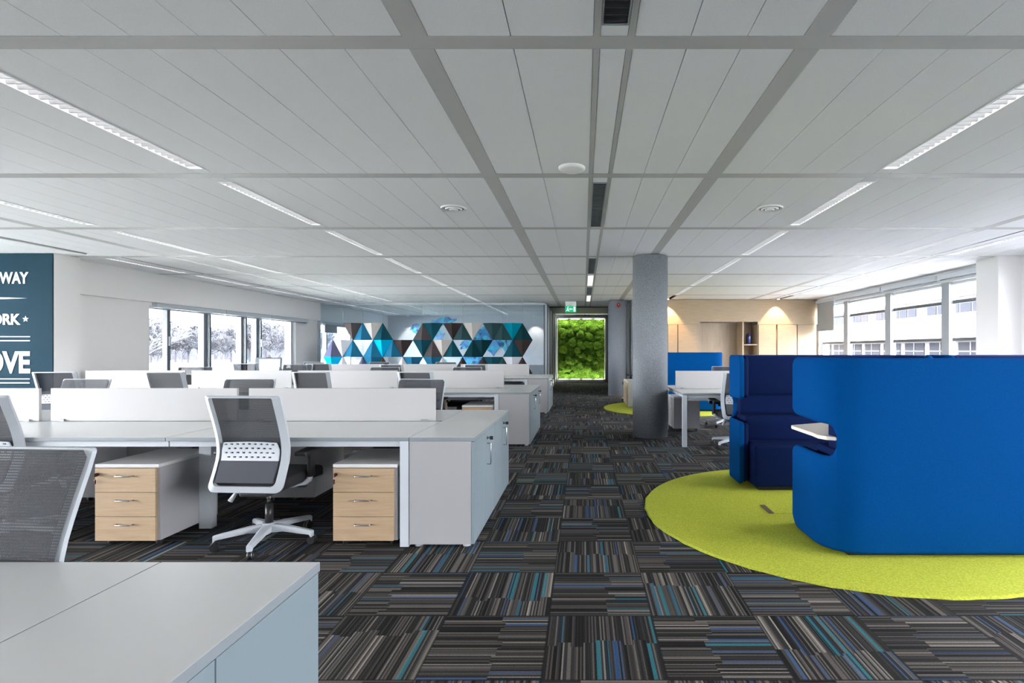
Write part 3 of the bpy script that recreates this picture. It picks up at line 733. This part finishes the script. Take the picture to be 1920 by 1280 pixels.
# ------------------------------------------------------------------ booths
def shell_mesh(W, inset, th, topz, botz, wing, rad, nz0=.625, nz1=.84, nend=.52, mi=0, r_top=.05):
    """U-shaped upholstered wall (plan) with a C notch cut in both wings."""
    hw = W/2-inset
    path = []                              # (x, y, nx, ny, dist from wing front)
    yfront = wing; yb = inset
    n = 14
    def add(x, y, nx, ny):
        path.append((x, y, nx, ny))
    for i in range(n+1):
        add(-hw, yfront+(yb+rad-yfront)*i/n, -1, 0)
    for i in range(1, 9):
        t = PI/2*i/9; add(-hw+rad-rad*math.cos(t), yb+rad-rad*math.sin(t), -math.cos(t), -math.sin(t))
    for i in range(0, 13): add(-hw+rad+(2*hw-2*rad)*i/12, yb, 0, -1)
    left = path[:]
    for (x, y, nx, ny) in reversed(left[:-1]):
        if x < -1e-6 and (x, y) != (left[-1][0], left[-1][1]):
            if x < -(hw-rad)+1e-6 or False: path.append((-x, y, -nx, ny))
    # arc length
    s = [0]
    for a, b in zip(path, path[1:]): s.append(s[-1]+math.hypot(a[0]-b[0], a[1]-b[1]))
    T = s[-1]
    bm = BM()
    def loop(p, lo, hi, t):
        x, y, nx, ny = p; e = min(t/2, (hi-lo)/2*.98); pts = []
        K = 6
        for i in range(K+1): pts.append((0.0, lo+e+(hi-lo-2*e)*i/K))
        for i in range(1, 5): a = PI*i/5; pts.append((t/2-t/2*math.cos(a), hi-e+e*math.sin(a)))
        for i in range(K+1): pts.append((t, hi-e-(hi-lo-2*e)*i/K))
        for i in range(1, 5): a = PI*i/5; pts.append((t/2+t/2*math.cos(a), lo+e-e*math.sin(a)))
        return [bm.verts.new((x-nx*d, y-ny*d, z)) for d, z in pts]
    def strip(cols):
        rings = [loop(*c) for c in cols]
        for A, B in zip(rings, rings[1:]):
            for i in range(len(A)):
                f = bm.faces.new((A[i], A[(i+1) % len(A)], B[(i+1) % len(B)], B[i])); f.smooth = True; f.material_index = mi
        f = bm.faces.new(rings[0]); f.material_index = mi
        f = bm.faces.new(rings[-1][::-1]); f.material_index = mi
    def interp(ss):
        ss = max(0, min(T, ss))
        for i in range(len(s)-1):
            if ss <= s[i+1]+1e-9:
                t = (ss-s[i])/(s[i+1]-s[i]); a, b = path[i], path[i+1]
                nx, ny = a[2]+(b[2]-a[2])*t, a[3]+(b[3]-a[3])*t; L = math.hypot(nx, ny)
                return (a[0]+(b[0]-a[0])*t, a[1]+(b[1]-a[1])*t, nx/L, ny/L)
    sn = nend               # notch end along wing
    R = .075
    def cols(flip):
        def pos(d): return interp(T-d if flip else d)
        up, lo = [], []
        ds = [0, .004, .012, .025, .04, .06]+[.06+(sn-.06)*i/16 for i in range(1, 17)]
        for d in ds:
            e = 1 if d >= .02 else .35+.65*math.sqrt(max(0, 1-(1-d/.02)**2))
            rt = r_top
            top = topz-(rt-math.sqrt(max(0, rt*rt-(rt-d)**2)) if d < rt else 0)
            rb = .085; bot = botz+(rb-math.sqrt(max(0, rb*rb-(rb-d)**2)) if d < rb else 0)
            r2 = .04; c0 = (r2-math.sqrt(max(0, r2*r2-(r2-d)**2)) if d < r2 else 0)
            k = max(0, d-(sn-R)); c1 = R-math.sqrt(max(0, R*R-k*k))
            up.append((pos(d), nz1+c0-c1-.015*(d/sn), top, th*e))
            lo.append((pos(d), bot, nz0-c0+c1, th*e))
        return up, lo
    for fl in (False, True):
        u, l = cols(fl); strip(u); strip(l)
    mid = [d for d in [sn]+[x for x in s if sn+.01 < x < T-sn-.01]+[T-sn]]
    strip([(interp(d), botz, topz, th) for d in mid])
    return bm
def cushion(bm, x0, x1, y0, y1, z0, z1, r=.035):
    box(bm, x0, x1, y0, y1, z0, z1, r, 4)
def make_booth(W, lab, group, tablet=False):
    t = thing('booth_sofa', lab, 'sofa', group=group)
    link('outer_shell', shell_mesh(W, 0, .05, 1.252, .035, .56, .24), M['blue'], t, smooth=.9)
    link('inner_lining', shell_mesh(W, .046, .045, 1.245, .05, .55, .20, .615, .85, .49), M['navy'], t, smooth=.9)
    h = W/2-.10
    bm = BM(); cushion(bm, -h, h, .10, .69, .05, .432, .03); link('seat', bm, M['navy'], t, smooth=.6)
    bm = BM(); cushion(bm, -h, h, .10, .41, .425, .665); link('lower_back_cushion', bm, M['navy'], t, smooth=.6)
    bm = BM(); cushion(bm, -h, h, .10, .24, .66, .855); link('middle_back_cushion', bm, M['navy'], t, smooth=.6)
    bm = BM(); cushion(bm, -h, h, .09, .17, .85, 1.245, .02); link('upper_back_cushion', bm, M['navy'], t, smooth=.6)
    bm = BM(); box(bm, -h+.05, h-.05, .06, .64, 0.0145, .05); link('plinth', bm, M['blk'], t)
    hw = W/2-.048; rd = .19; yb_ = .048
    P = [(-hw, .50, 1.244), (-hw, yb_+rd, 1.244)]+[(-hw+rd-rd*math.cos(a), yb_+rd-rd*math.sin(a), 1.244) for a in (PI/8, PI/4, 3*PI/8)]+[(-hw+rd, yb_, 1.244)]
    P = P+[(-x, y, z) for x, y, z in P[::-1]]
    bm = BM(); tube(bm, P, .006, 6); link('piping', bm, M['pipe'], t)
    if tablet:
        bm = BM(); w = -W/2
        prism(bm, [(w+.03, .30), (w+.02, .20), (w+.05, .14), (w+.10, .115), (w+.62, .115), (w+.62, .80), (w+.34, .80), (w+.03, .66), (w+.015, .62)], 'z', .722, .745)
        bmesh.ops.bevel(bm, geom=[e for e in bm.edges if abs(e.verts[0].co.z-e.verts[1].co.z) < 1e-5], offset=.004, segments=2, affect='EDGES')
        tb = link('writing_tablet', bm, M['tablet'], t); tb['label'] = 'cream laminate writing tablet'
        bm = BM(); cyl(bm, (w+.30, .5, .43), (w+.30, .5, .722), .02, n=14); link('tablet_support', bm, M['alu'], t)
    return t
b1 = make_booth(1.82, 'near royal blue booth sofa with its back to the camera and a cream tablet', 'blue high-back booth sofas', True)
b1.location = (2.42, 3.235, 0)
b2 = make_booth(1.82, 'royal blue and navy booth sofa facing the camera on the near rug', 'blue high-back booth sofas')
b2.location = (2.37, 5.47, 0); b2.rotation_euler = (0, 0, PI)
dup(b2, (4.35, 5.47, 0), PI, 'blue booth sofa right of the one facing the camera, only its top edge showing')
b4 = make_booth(1.5, 'blue booth sofa seen from behind beyond the right hand desks', 'blue high-back booth sofas')
b4.location = (2.21, 11.0, 0)

# ------------------------------------------------------------------ office chair
def prof(z):
    P = [(.40, -.235), (.50, -.19), (.62, -.14), (.74, -.155), (.86, -.195), (1.02, -.255)]
    if z <= P[0][0]: return P[0][1]
    for (a, ya), (b, yb) in zip(P, P[1:]):
        if z <= b:
            t = (z-a)/(b-a); t = t*t*(3-2*t) if False else t; return ya+(yb-ya)*t
    return P[-1][1]
def sprof(z): return sum(prof(z+d)*w for d, w in ((-.05, .2), (-.025, .2), (0, .2), (.025, .2), (.05, .2)))
def rrect(x, z0, z1, r, n=6, m=12, rt=None):
    """rounded rectangle loop, fixed point count"""
    pts = []
    def seg(a, b):
        for i in range(m): pts.append((a[0]+(b[0]-a[0])*i/m, a[1]+(b[1]-a[1])*i/m))
    def arc(cx, cz, a0):
        for i in range(n): t = a0+PI/2*i/n; pts.append((cx+r*math.cos(t), cz+r*math.sin(t)))
    rb = r; rt = r if rt is None else rt
    r = rt; arc(x-r, z1-r, 0); seg((x-r, z1), (-x+r, z1)); arc(-x+r, z1-r, PI/2); seg((-x, z1-rt), (-x, z0+rb))
    r = rb; arc(-x+r, z0+r, PI); seg((-x+r, z0), (x-r, z0)); arc(x-r, z0+r, -PI/2); seg((x, z0+rb), (x, z1-rt))
    return pts
def make_chair():
    t = thing('office_chair', '', 'chair', group='white and charcoal mesh office chairs')
    # five-star base
    bm = BM(); cyl(bm, (0, 0, .075), (0, 0, .135), .046, .040, n=20); link('hub', bm, M['plw'], t)
    for k in range(5):
        a = math.radians(-90+14+72*k); d = Vector((math.cos(a), math.sin(a), 0)); p = Vector((-d.y, d.x, 0))
        bm = BM(); secs = [(.03, .030, .075, .128), (.12, .026, .085, .122), (.30, .018, .068, .096), (.315, .017, .050, .092)]
        rings = []
        for r, hw_, zb, zt in secs:
            c = d*r; rings.append([bm.verts.new((c+p*hw_*s_).xy.to_3d()+Vector((0, 0, z))) for s_, z in ((-1, zb), (1, zb), (1, zt-.008), (.55, zt), (-.55, zt), (-1, zt-.008))])
        for A, B in zip(rings, rings[1:]):
            for i in range(6): bm.faces.new((A[i], A[(i+1) % 6], B[(i+1) % 6], B[i]))
        bm.faces.new(rings[0]); bm.faces.new(rings[-1][::-1])
        lg = link('leg', bm, M['plw'], t)
        bm = BM(); c = d*.305+p*.012
        for s_ in (-1, 1):
            q = c+p*s_*.012
            pr = [(.020, .0), (.026, .004), (.026, .016), (.020, .020)]
            cyl(bm, q+p*(-.010*s_*0)+Vector((0, 0, .0265))-p*.009, q+p*.009+Vector((0, 0, .0265)), .026, n=18)
        box(bm, c.x-.014, c.x+.014, c.y-.014, c.y+.014, .036, .052, .004)
        cyl(bm, (d*.305).to_tuple()[:2]+(.045,), (d*.305).to_tuple()[:2]+(.07,), .007, n=8)
        link('caster', bm, M['plb'], lg)
    bm = BM(); cyl(bm, (0, 0, .12), (0, 0, .26), .025, n=18); cyl(bm, (0, 0, .055), (0, 0, .08), .02, n=12); gl = link('gas_lift', bm, M['plb'], t)
    bm = BM(); cyl(bm, (0, 0, .25), (0, 0, .36), .014, n=16); link('piston', bm, M['chrome'], gl)
    bm = BM(); box(bm, -.10, .10, -.16, .14, .345, .405, .015); mc = link('mechanism', bm, M['plb'], t)
    bm = BM(); box(bm, .09, .25, .0, .03, .372, .385, .004); link('control_lever', bm, M['plb'], mc)
    bm = BM(); tube(bm, [(-.10, -.05, .37), (-.17, -.08, .355), (-.20, -.10, .30)], [.010, .012, .016], 6); link('tilt_lever', bm, M['plw'], mc)
    # seat
    bm = BM(); box(bm, -.245, .245, -.20, .27, .405, .485, .035, 4)
    for v in bm.verts:
        if v.co.y > .15: v.co.z -= (v.co.y-.15)**2*1.2
        if v.co.y > .2: v.co.x *= .96
    link('seat', bm, M['seatfab'], t, smooth=.7)
    # back frame : ribbon between two rounded rectangles, laid on the curved back
    bm = BM(); outer = rrect(.244, .398, 1.012, .045, rt=.012); inner = rrect(.206, .440, .999, .032, rt=.010); inner2 = rrect(.212, .436, 1.0, .032, rt=.010)
    def V(p, off): return bm.verts.new((p[0], sprof(p[1])-.02+off+ (0), p[1]))
    N = len(outer); o1 = [V(p, .004) for p in outer]; i1 = [V(p, -.020) for p in inner]; i2 = [V(p, .020) for p in inner2]; o2 = [V(p, .018) for p in outer]
    for A, B in ((o1, i1), (i1, i2), (i2, o2), (o2, o1)):
        for i in range(N): f = bm.faces.new((A[i], A[(i+1) % N], B[(i+1) % N], B[i]))
    fr = link('back_frame', bm, M['plw'], t, smooth=.8)
    bm = BM()
    for s_ in (-1, 1): tube(bm, [(s_*.16, -.24, .42), (s_*.13, -.17, .40), (s_*.09, -.10, .385)], [.02, .022, .022], 8)
    link('back_bracket', bm, M['plw'], t)
    # mesh back
    bm = BM(); nx, nz = 12, 26; rows = []
    def half(z): return .237-(.012*max(0, (z-.985)/.02)**2 if z > .985 else 0)
    for j in range(nz+1):
        z = .50+(1.008-.50)*j/nz; rows.append([bm.verts.new((half(z)*(2*i/nx-1), sprof(z)+.004-.018*(1-(2*i/nx-1)**2)*0-.0, z)) for i in range(nx+1)])
    for j in range(nz):
        for i in range(nx): f = bm.faces.new((rows[j][i], rows[j][i+1], rows[j+1][i+1], rows[j+1][i])); f.smooth = True
    link('back_mesh', bm, M['meshf'], t, norm=True)
    # lower back pad
    bm = BM(); rows = []
    for off in (-.034, .0):
        g = []
        for j in range(9):
            z = .462+.125*j/8; g.append([bm.verts.new(((.188+.006*j/8)*(2*i/12-1), sprof(z)+off-.01*(1 if off < 0 else 0), z)) for i in range(13)])
        rows.append(g)
    for g in rows:
        for j in range(8):
            for i in range(12): bm.faces.new((g[j][i], g[j][i+1], g[j+1][i+1], g[j+1][i]))
    A, B = rows
    for i in range(12):
        bm.faces.new((A[0][i], A[0][i+1], B[0][i+1], B[0][i])); bm.faces.new((A[8][i], A[8][i+1], B[8][i+1], B[8][i]))
    for j in range(8):
        bm.faces.new((A[j][0], A[j+1][0], B[j+1][0], B[j][0])); bm.faces.new((A[j][12], A[j+1][12], B[j+1][12], B[j][12]))
    link('lower_back_pad', bm, M['padfab'], t, smooth=1.2)
    # perforated lumbar support (real holes)
    bm = BM(); nx, nz = 39, 13; z0_, z1_ = .590, .705
    def lv(i, j, off):
        u = 2*i/nx-1; vz = j/nz; z = z0_+(z1_-z0_)*vz; w = .190
        if abs(u) > .9 and vz > .6: w = .190*(1-.055*(vz-.6)/.4*(abs(u)-.9)/.1*1.5)
        return bm.verts.new((u*w, sprof(z)-.030+off, z-(.012*(1-u*u)*(1-vz))*-0+.006*(1-u*u)*vz))
    fr_ = [[lv(i, j, -.010) for i in range(nx+1)] for j in range(nz+1)]; bk = [[lv(i, j, .0) for i in range(nx+1)] for j in range(nz+1)]
    solid = [[True]*nx for _ in range(nz)]
    for r_, j in enumerate((2, 5, 8, 11)):
        for i in range(2 if r_ % 2 else 4, nx-3, 4): solid[j][i] = solid[j][i+1] = False
    for j in range(nz):
        for i in range(nx):
            if solid[j][i]:
                bm.faces.new((fr_[j][i], fr_[j][i+1], fr_[j+1][i+1], fr_[j+1][i])); bm.faces.new((bk[j][i], bk[j+1][i], bk[j+1][i+1], bk[j][i+1]))
                for (dj, di, a, b) in ((-1, 0, (j, i), (j, i+1)), (1, 0, (j+1, i), (j+1, i+1)), (0, -1, (j, i), (j+1, i)), (0, 1, (j, i+1), (j+1, i+1))):
                    jj, ii = j+dj, i+di
                    if not (0 <= jj < nz and 0 <= ii < nx) or not solid[jj][ii]:
                        bm.faces.new((fr_[a[0]][a[1]], fr_[b[0]][b[1]], bk[b[0]][b[1]], bk[a[0]][a[1]]))
    for v in [v for v in bm.verts if not v.link_faces]: bm.verts.remove(v)
    link('lumbar_support', bm, M['plw'], t)
    # armrests
    for s_ in (-1, 1):
        bm = BM(); tube(bm, [(s_*.14, .0, .385), (s_*.22, .02, .39), (s_*.262, .03, .42), (s_*.272, .03, .46)], [.016, .018, .02, .02], 10); ar = link('armrest', bm, M['plw'], t)
        bm = BM(); box(bm, s_*.275-.016, s_*.275+.016, .005, .055, .44, .605, .008); link('arm_post', bm, M['plb'], ar)
        bm = BM(); box(bm, s_*.275-.042, s_*.275+.042, -.10, .15, .603, .630, .012, 3)
        for v in bm.verts:
            v.co.z += .02*(v.co.y-.02)/.12*(1 if v.co.y > .02 else 0)
        link('arm_pad', bm, M['plb'], ar, smooth=.7)
    return t
chair = make_chair(); usedc = [False]
def put_chair(x, y, deg, lab, zs=1.0):
    if not usedc[0]:
        chair.location = (x, y, 0); chair.rotation_euler = (0, 0, math.radians(deg)); chair['label'] = lab; usedc[0] = True; return
    dup(chair, (x, y, 0), math.radians(deg), lab, scale=(1, 1, zs))
put_chair(-2.13, 3.56, -3, 'white framed mesh office chair standing in front of the nearest desk row')
put_chair(-3.90, 3.58, 2, 'mesh office chair cut off at the left edge, in front of the nearest desk row')
put_chair(-1.70, 1.31, 176, 'large foreground mesh office chair behind the closest white worktop')
put_chair(-1.64, 4.98, 172, 'mesh chair behind the rightmost screen of the nearest desk row')
put_chair(-3.30, 4.98, 184, 'mesh chair behind the gap of the nearest row screens, above the front chair')
put_chair(-4.95, 4.98, 178, 'mesh chair behind the nearest desk row below the white wall', 1.0)
put_chair(-7.06, 7.2, 14, 'bluish mesh chair in front of the second desk row beside the teal wall')
put_chair(-5.58, 7.22, 6, 'white topped mesh chair before the second desk row, left of the window')
put_chair(-3.63, 7.22, 3, 'white topped mesh chair before the second desk row, below the flip chart')
put_chair(-2.22, 7.24, -4, 'mesh chair before the second desk row, touching the nearest row rightmost chair in view')
put_chair(-6.46, 8.63, 200, 'dark topped mesh chair behind the second desk row below the left window')
put_chair(-4.81, 8.63, 183, 'taller mesh chair behind the second desk row, right of the flip chart', 1.045)
put_chair(-3.34, 8.63, 183, 'low mesh chair top behind the second desk row at the middle screen gap')
put_chair(-1.95, 8.63, 183, 'low mesh chair top behind the rightmost screen of the second desk row')
put_chair(-6.75, 10.7, 5, 'mesh chair standing free in front of the window, left of the flip chart', 1.02)
put_chair(-5.30, 10.72, 4, 'mesh chair in front of the third desk row, its left end', 1.02)
put_chair(-3.82, 10.74, -4, 'mesh chair in front of the third desk row, its middle')
put_chair(-2.13, 10.74, -6, 'mesh chair in front of the third desk row, nearest the aisle')
put_chair(-6.43, 12.29, 182, 'mesh chair behind the left end of the third desk row')
put_chair(-4.86, 12.29, 182, 'mesh chair behind the third desk row, under the triangles, middle')
put_chair(-3.27, 12.29, 182, 'mesh chair behind the third desk row, under the triangles, nearer the aisle')
put_chair(2.04, 7.09, 4, 'white framed mesh chair at the right hand desk beside the blue booth')
put_chair(2.42, 9.0, 160, 'mesh chair on the far side of the right hand desk')
put_chair(1.30, 13.35, 100, 'dark chair half hidden between the two grey pillars', 1.04)

# ------------------------------------------------------------------ desks, cabinets, pedestals
DT = .725; DW = 1.6
M['edge'] = mat('shaded_edge_laminate', (.22, .25, .275), 0.4)  # sides of desk and cabinet tops: shade put into a greyer laminate
def shade_sides(bm):
    bm.normal_update()
    for f in bm.faces:
        if abs(f.normal.z) < .5: f.material_index = 1
    return bm
def make_bench(W=DW, right_end=True, left_end=False):
    """origin: near right corner at floor; extends to -x and +y (1.6 deep)"""
    t = thing('desk_bench', '', 'desk', group='white double-sided desk benches')
    for y0, y1 in ((0, .785), (.815, 1.6)):
        bm = BM(); box(bm, -W+.0015, -.0015, y0, y1, DT-.025, DT, .0025, 2); link('tabletop', shade_sides(bm), [M['lam'], M['edge']], t)
    def leg(x0, x1, y0, y1):
        bm = BM(); box(bm, x0, x1, y0, y1, .004, DT-.025, .002); link('leg', bm, M['frame'], t)
    if right_end: leg(-.062, -.004, .005, .065); leg(-.062, -.004, 1.535, 1.595)
    else: leg(-.045, .045, .36, .42); leg(-.045, .045, 1.18, 1.24)
    if left_end: leg(-W+.004, -W+.062, .005, .065); leg(-W+.004, -W+.062, 1.535, 1.595)
    bm = BM()
    for y in (.03, .42, 1.14, 1.53): box(bm, -W+.005, -.005, y-(.02 if y > .1 else 0), y+.03, DT-.065, DT-.026)
    for x in ((-.06, -.02), (-W+.02, -W+.06)): box(bm, x[0], x[1], .06, 1.54, DT-.06, DT-.026)
    link('crossbeam', bm, M['frame'], t)
    bm = BM(); box(bm, -W+.2, -.2, .62, .98, DT-.16, DT-.15); box(bm, -W+.2, -.2, .62, .63, DT-.16, DT-.08); box(bm, -W+.2, -.2, .97, .98, DT-.16, DT-.08); link('cable_tray', bm, M['frame'], t)
    bm = BM(); box(bm, -.55, -.33, .72, .86, DT-.15, DT-.08, .01); link('power_box', bm, M['plb'], t)
    bm = BM(); box(bm, -W+.045, -.05, .789, .811, DT+.002, .991, .002); sc = link('privacy_screen', bm, M['screen'], t)
    for x in (-W+.14, -.14):
        bm = BM(); box(bm, x-.024, x+.024, .775, .825, DT, DT+.018, .003); link('screen_clamp', bm, M['alu'], sc)
    return t
pr_end = make_bench(); pr_mid = make_bench(right_end=False); pr_last = make_bench(right_end=False, left_end=True); pr_solo = make_bench(left_end=True)
XE = -1.147
uses = {}
def place(pr, loc, lab, rz=0):
    if id(pr) not in uses: uses[id(pr)] = 1; pr.location = loc; pr.rotation_euler = (0, 0, rz); pr['label'] = lab; return pr
    return dup(pr, loc, rz, lab)
rows = {1: (-.173, 1), 2: (3.453, 4), 3: (7.12, 4), 4: (10.77, 3)}
rname = {1: 'closest', 2: 'nearest full', 3: 'second', 4: 'third'}
pos = ['at the aisle end', 'second from the aisle', 'third from the aisle', 'fourth from the aisle']
for r, (y, n) in rows.items():
    for k in range(n):
        pr = pr_solo if n == 1 else (pr_end if k == 0 else (pr_last if k == n-1 else pr_mid))
        lab = f'white double desk {pos[k]} in the {rname[r]} row, with a white screen' if r > 1 else 'white desk joined to the foreground cabinets, bottom left corner'
        place(pr, (XE-DW*k, y, 0), lab)
place(pr_solo, (2.92, 7.0, 0), 'white desk with slim legs behind the grey pillar on the right')
place(pr_solo, (4.53, 7.0, 0), 'white desk hidden mostly by the booth sofas on the right')

def make_cabinet(hk=1):
    """origin near-left corner at floor; x 0..0.43 (doors on +x), y 0..0.8"""
    t = thing('storage_cabinet', '', 'cabinet', group='white two-door cabinets at the desk row ends')
    bm = BM(); box(bm, .002, .408, .002, .798, .022, DT-.026, .001); link('body', bm, M['lamg'], t)
    bm = BM(); box(bm, .001, .432, 0, .8, DT-.025, DT, .0025); link('top', shade_sides(bm), [M['lam'], M['edge']], t)
    for k in (0, 1):
        y0, y1 = .002+.4*k, .398+.4*k
        bm = BM(); box(bm, .410, .428, y0, y1, .024, DT-.029, .0015); d = link('door', bm, M['lam_shaded'], t)
        if k == hk:
            hy = y0+.065 if hk else y1-.065
            bm = BM(); tube(bm, [(.428, hy, .605), (.452, hy, .605), (.455, hy, .60), (.455, hy, .455), (.452, hy, .45), (.428, hy, .45)], .0045, 8); link('handle', bm, M['chrome'], d)
            bm = BM(); cyl(bm, (.428, hy, .645), (.436, hy, .645), .011, n=14); cyl(bm, (.436, hy, .645), (.452, hy, .645), .004, n=8); box(bm, .448, .472, hy-.003, hy+.003, .632, .658, .002); link('lock', bm, M['plb'], d)
    for x in (.05, .37):
        for y in (.05, .75):
            bm = BM(); cyl(bm, (x, y, 0), (x, y, .022), .026, .022, n=14); link('foot', bm, M['plw'], t)
    return t
M['lam_shaded'] = mat('shaded_white_laminate', (.20, .25, .28), 0.35)  # white laminate doors with their aisle-side shade put into the colour
cab = make_cabinet(); cab0 = make_cabinet(0)
for r, (y, n) in rows.items():
    for k in (0, 1):
        place(cab0 if r == 1 else cab, (XE, y+.8*k, 0), f"white two-door cabinet, aisle end of the {rname[r]} row, {'nearer' if k == 0 else 'farther'} of the pair")

def make_ped():
    """origin near-left corner at floor; front faces -y; .42 x .55 x .55"""
    t = thing('drawer_pedestal', '', 'drawer unit', group='mobile drawer pedestals under the desks')
    W_, D_, H_ = .42, .56, .55
    bm = BM(); box(bm, .002, W_-.002, .018, D_, .045, H_-.022, .001); link('body', bm, M['lamg'], t)
    bm = BM(); box(bm, 0, W_, 0, D_, H_-.022, H_, .002); link('top', bm, M['lam'], t)
    zs = [.045, .205, .365, H_-.026]
    for k in range(3):
        bm = BM(); box(bm, .001, W_-.022, 0, .018, zs[k]+.0015, zs[k+1]-.0015, .001); d = link('drawer', bm, M['oak'], t)
        zc = (zs[k]+zs[k+1])/2+.028
        bm = BM(); tube(bm, [(.145, 0, zc), (.150, -.022, zc+.004), (.155, -.026, zc+.002), (.245, -.026, zc+.002), (.250, -.022, zc+.004), (.255, 0, zc)], .0045, 8); link('handle', bm, M['chrome'], d)
        if k == 2:
            bm = BM(); cyl(bm, (.022, 0, zc+.01), (.022, -.008, zc+.01), .010, n=14); box(bm, .02, .024, -.03, -.006, zc-.002, zc+.022, .001); box(bm, .006, .020, -.018, -.012, zc-.05, zc-.02, .002); link('lock', bm, M['keyred'], d)
    for x in (.05, .37):
        for y in (.07, .5):
            bm = BM(); cyl(bm, (x-.01, y, .0225), (x+.01, y, .0225), .022, n=14); link('caster', bm, M['plb'], t)
    return t
ped = make_ped()
for r, (y, n) in rows.items():
    for k in range(n):
        xr = XE-DW*k
        lab = f'oak fronted drawer pedestal near side of {rname[r]} row, desk {pos[k]}'
        place(ped, (xr-.09-.42+(.01 if k == 0 else .045), y+.0, 0), lab)
        place(ped, (xr-DW+.04+.42, y+1.6-.02, 0), f'white pedestal back, far side of {rname[r]} row, desk {pos[k]}', PI)
place(ped, (1.86, 8.95, 0), 'white pedestal under the right hand desk behind the slim leg', PI)
lc = thing('low_cabinet', 'low white and oak cabinet peeking out left of the big grey pillar', 'cabinet', (1.0, 11.0, 0))
bm = BM(); box(bm, 0, .42, 0, 1.25, .03, .585, .003); link('body', bm, M['lam'], lc)
bm = BM(); box(bm, -.012, 0, .03, 1.22, .05, .56); link('side_panel', bm, M['oak'], lc)
lc.location = (1.0, 11.75, 0)

# ------------------------------------------------------------------ flip chart
fc = thing('flip_chart', 'small framed flip chart board standing in front of the left window', 'flip chart', (-7.55, 12.6, 0), .22)
bm = BM(); box(bm, -.29, .29, -.01, .012, .40, 1.12, .006); link('frame', bm, M['dkframe'], fc)
bm = BM(); box(bm, -.20, .255, -.016, -.009, .42, 1.085); link('board', bm, mat('pale_green_board', (.50, .56, .52), .3), fc)
bm = BM(); box(bm, -.05, .05, -.02, .02, 1.115, 1.135, .004); tube(bm, [(-.03, 0, 1.13), (0, 0, 1.15), (.04, 0, 1.175)], .006, 6); tube(bm, [(.03, 0, 1.13), (0, 0, 1.15), (-.04, 0, 1.17)], .006, 6); link('clip', bm, M['plb'], fc)
for p in ((-.26, -.12), (.26, -.12), (0, .35)):
    bm = BM(); tube(bm, [(p[0], p[1], .008), (p[0]*.9, 0.02, 1.1 if p[1] < 0 else 1.0)], .011, 8); link('leg', bm, M['dkframe'], fc)
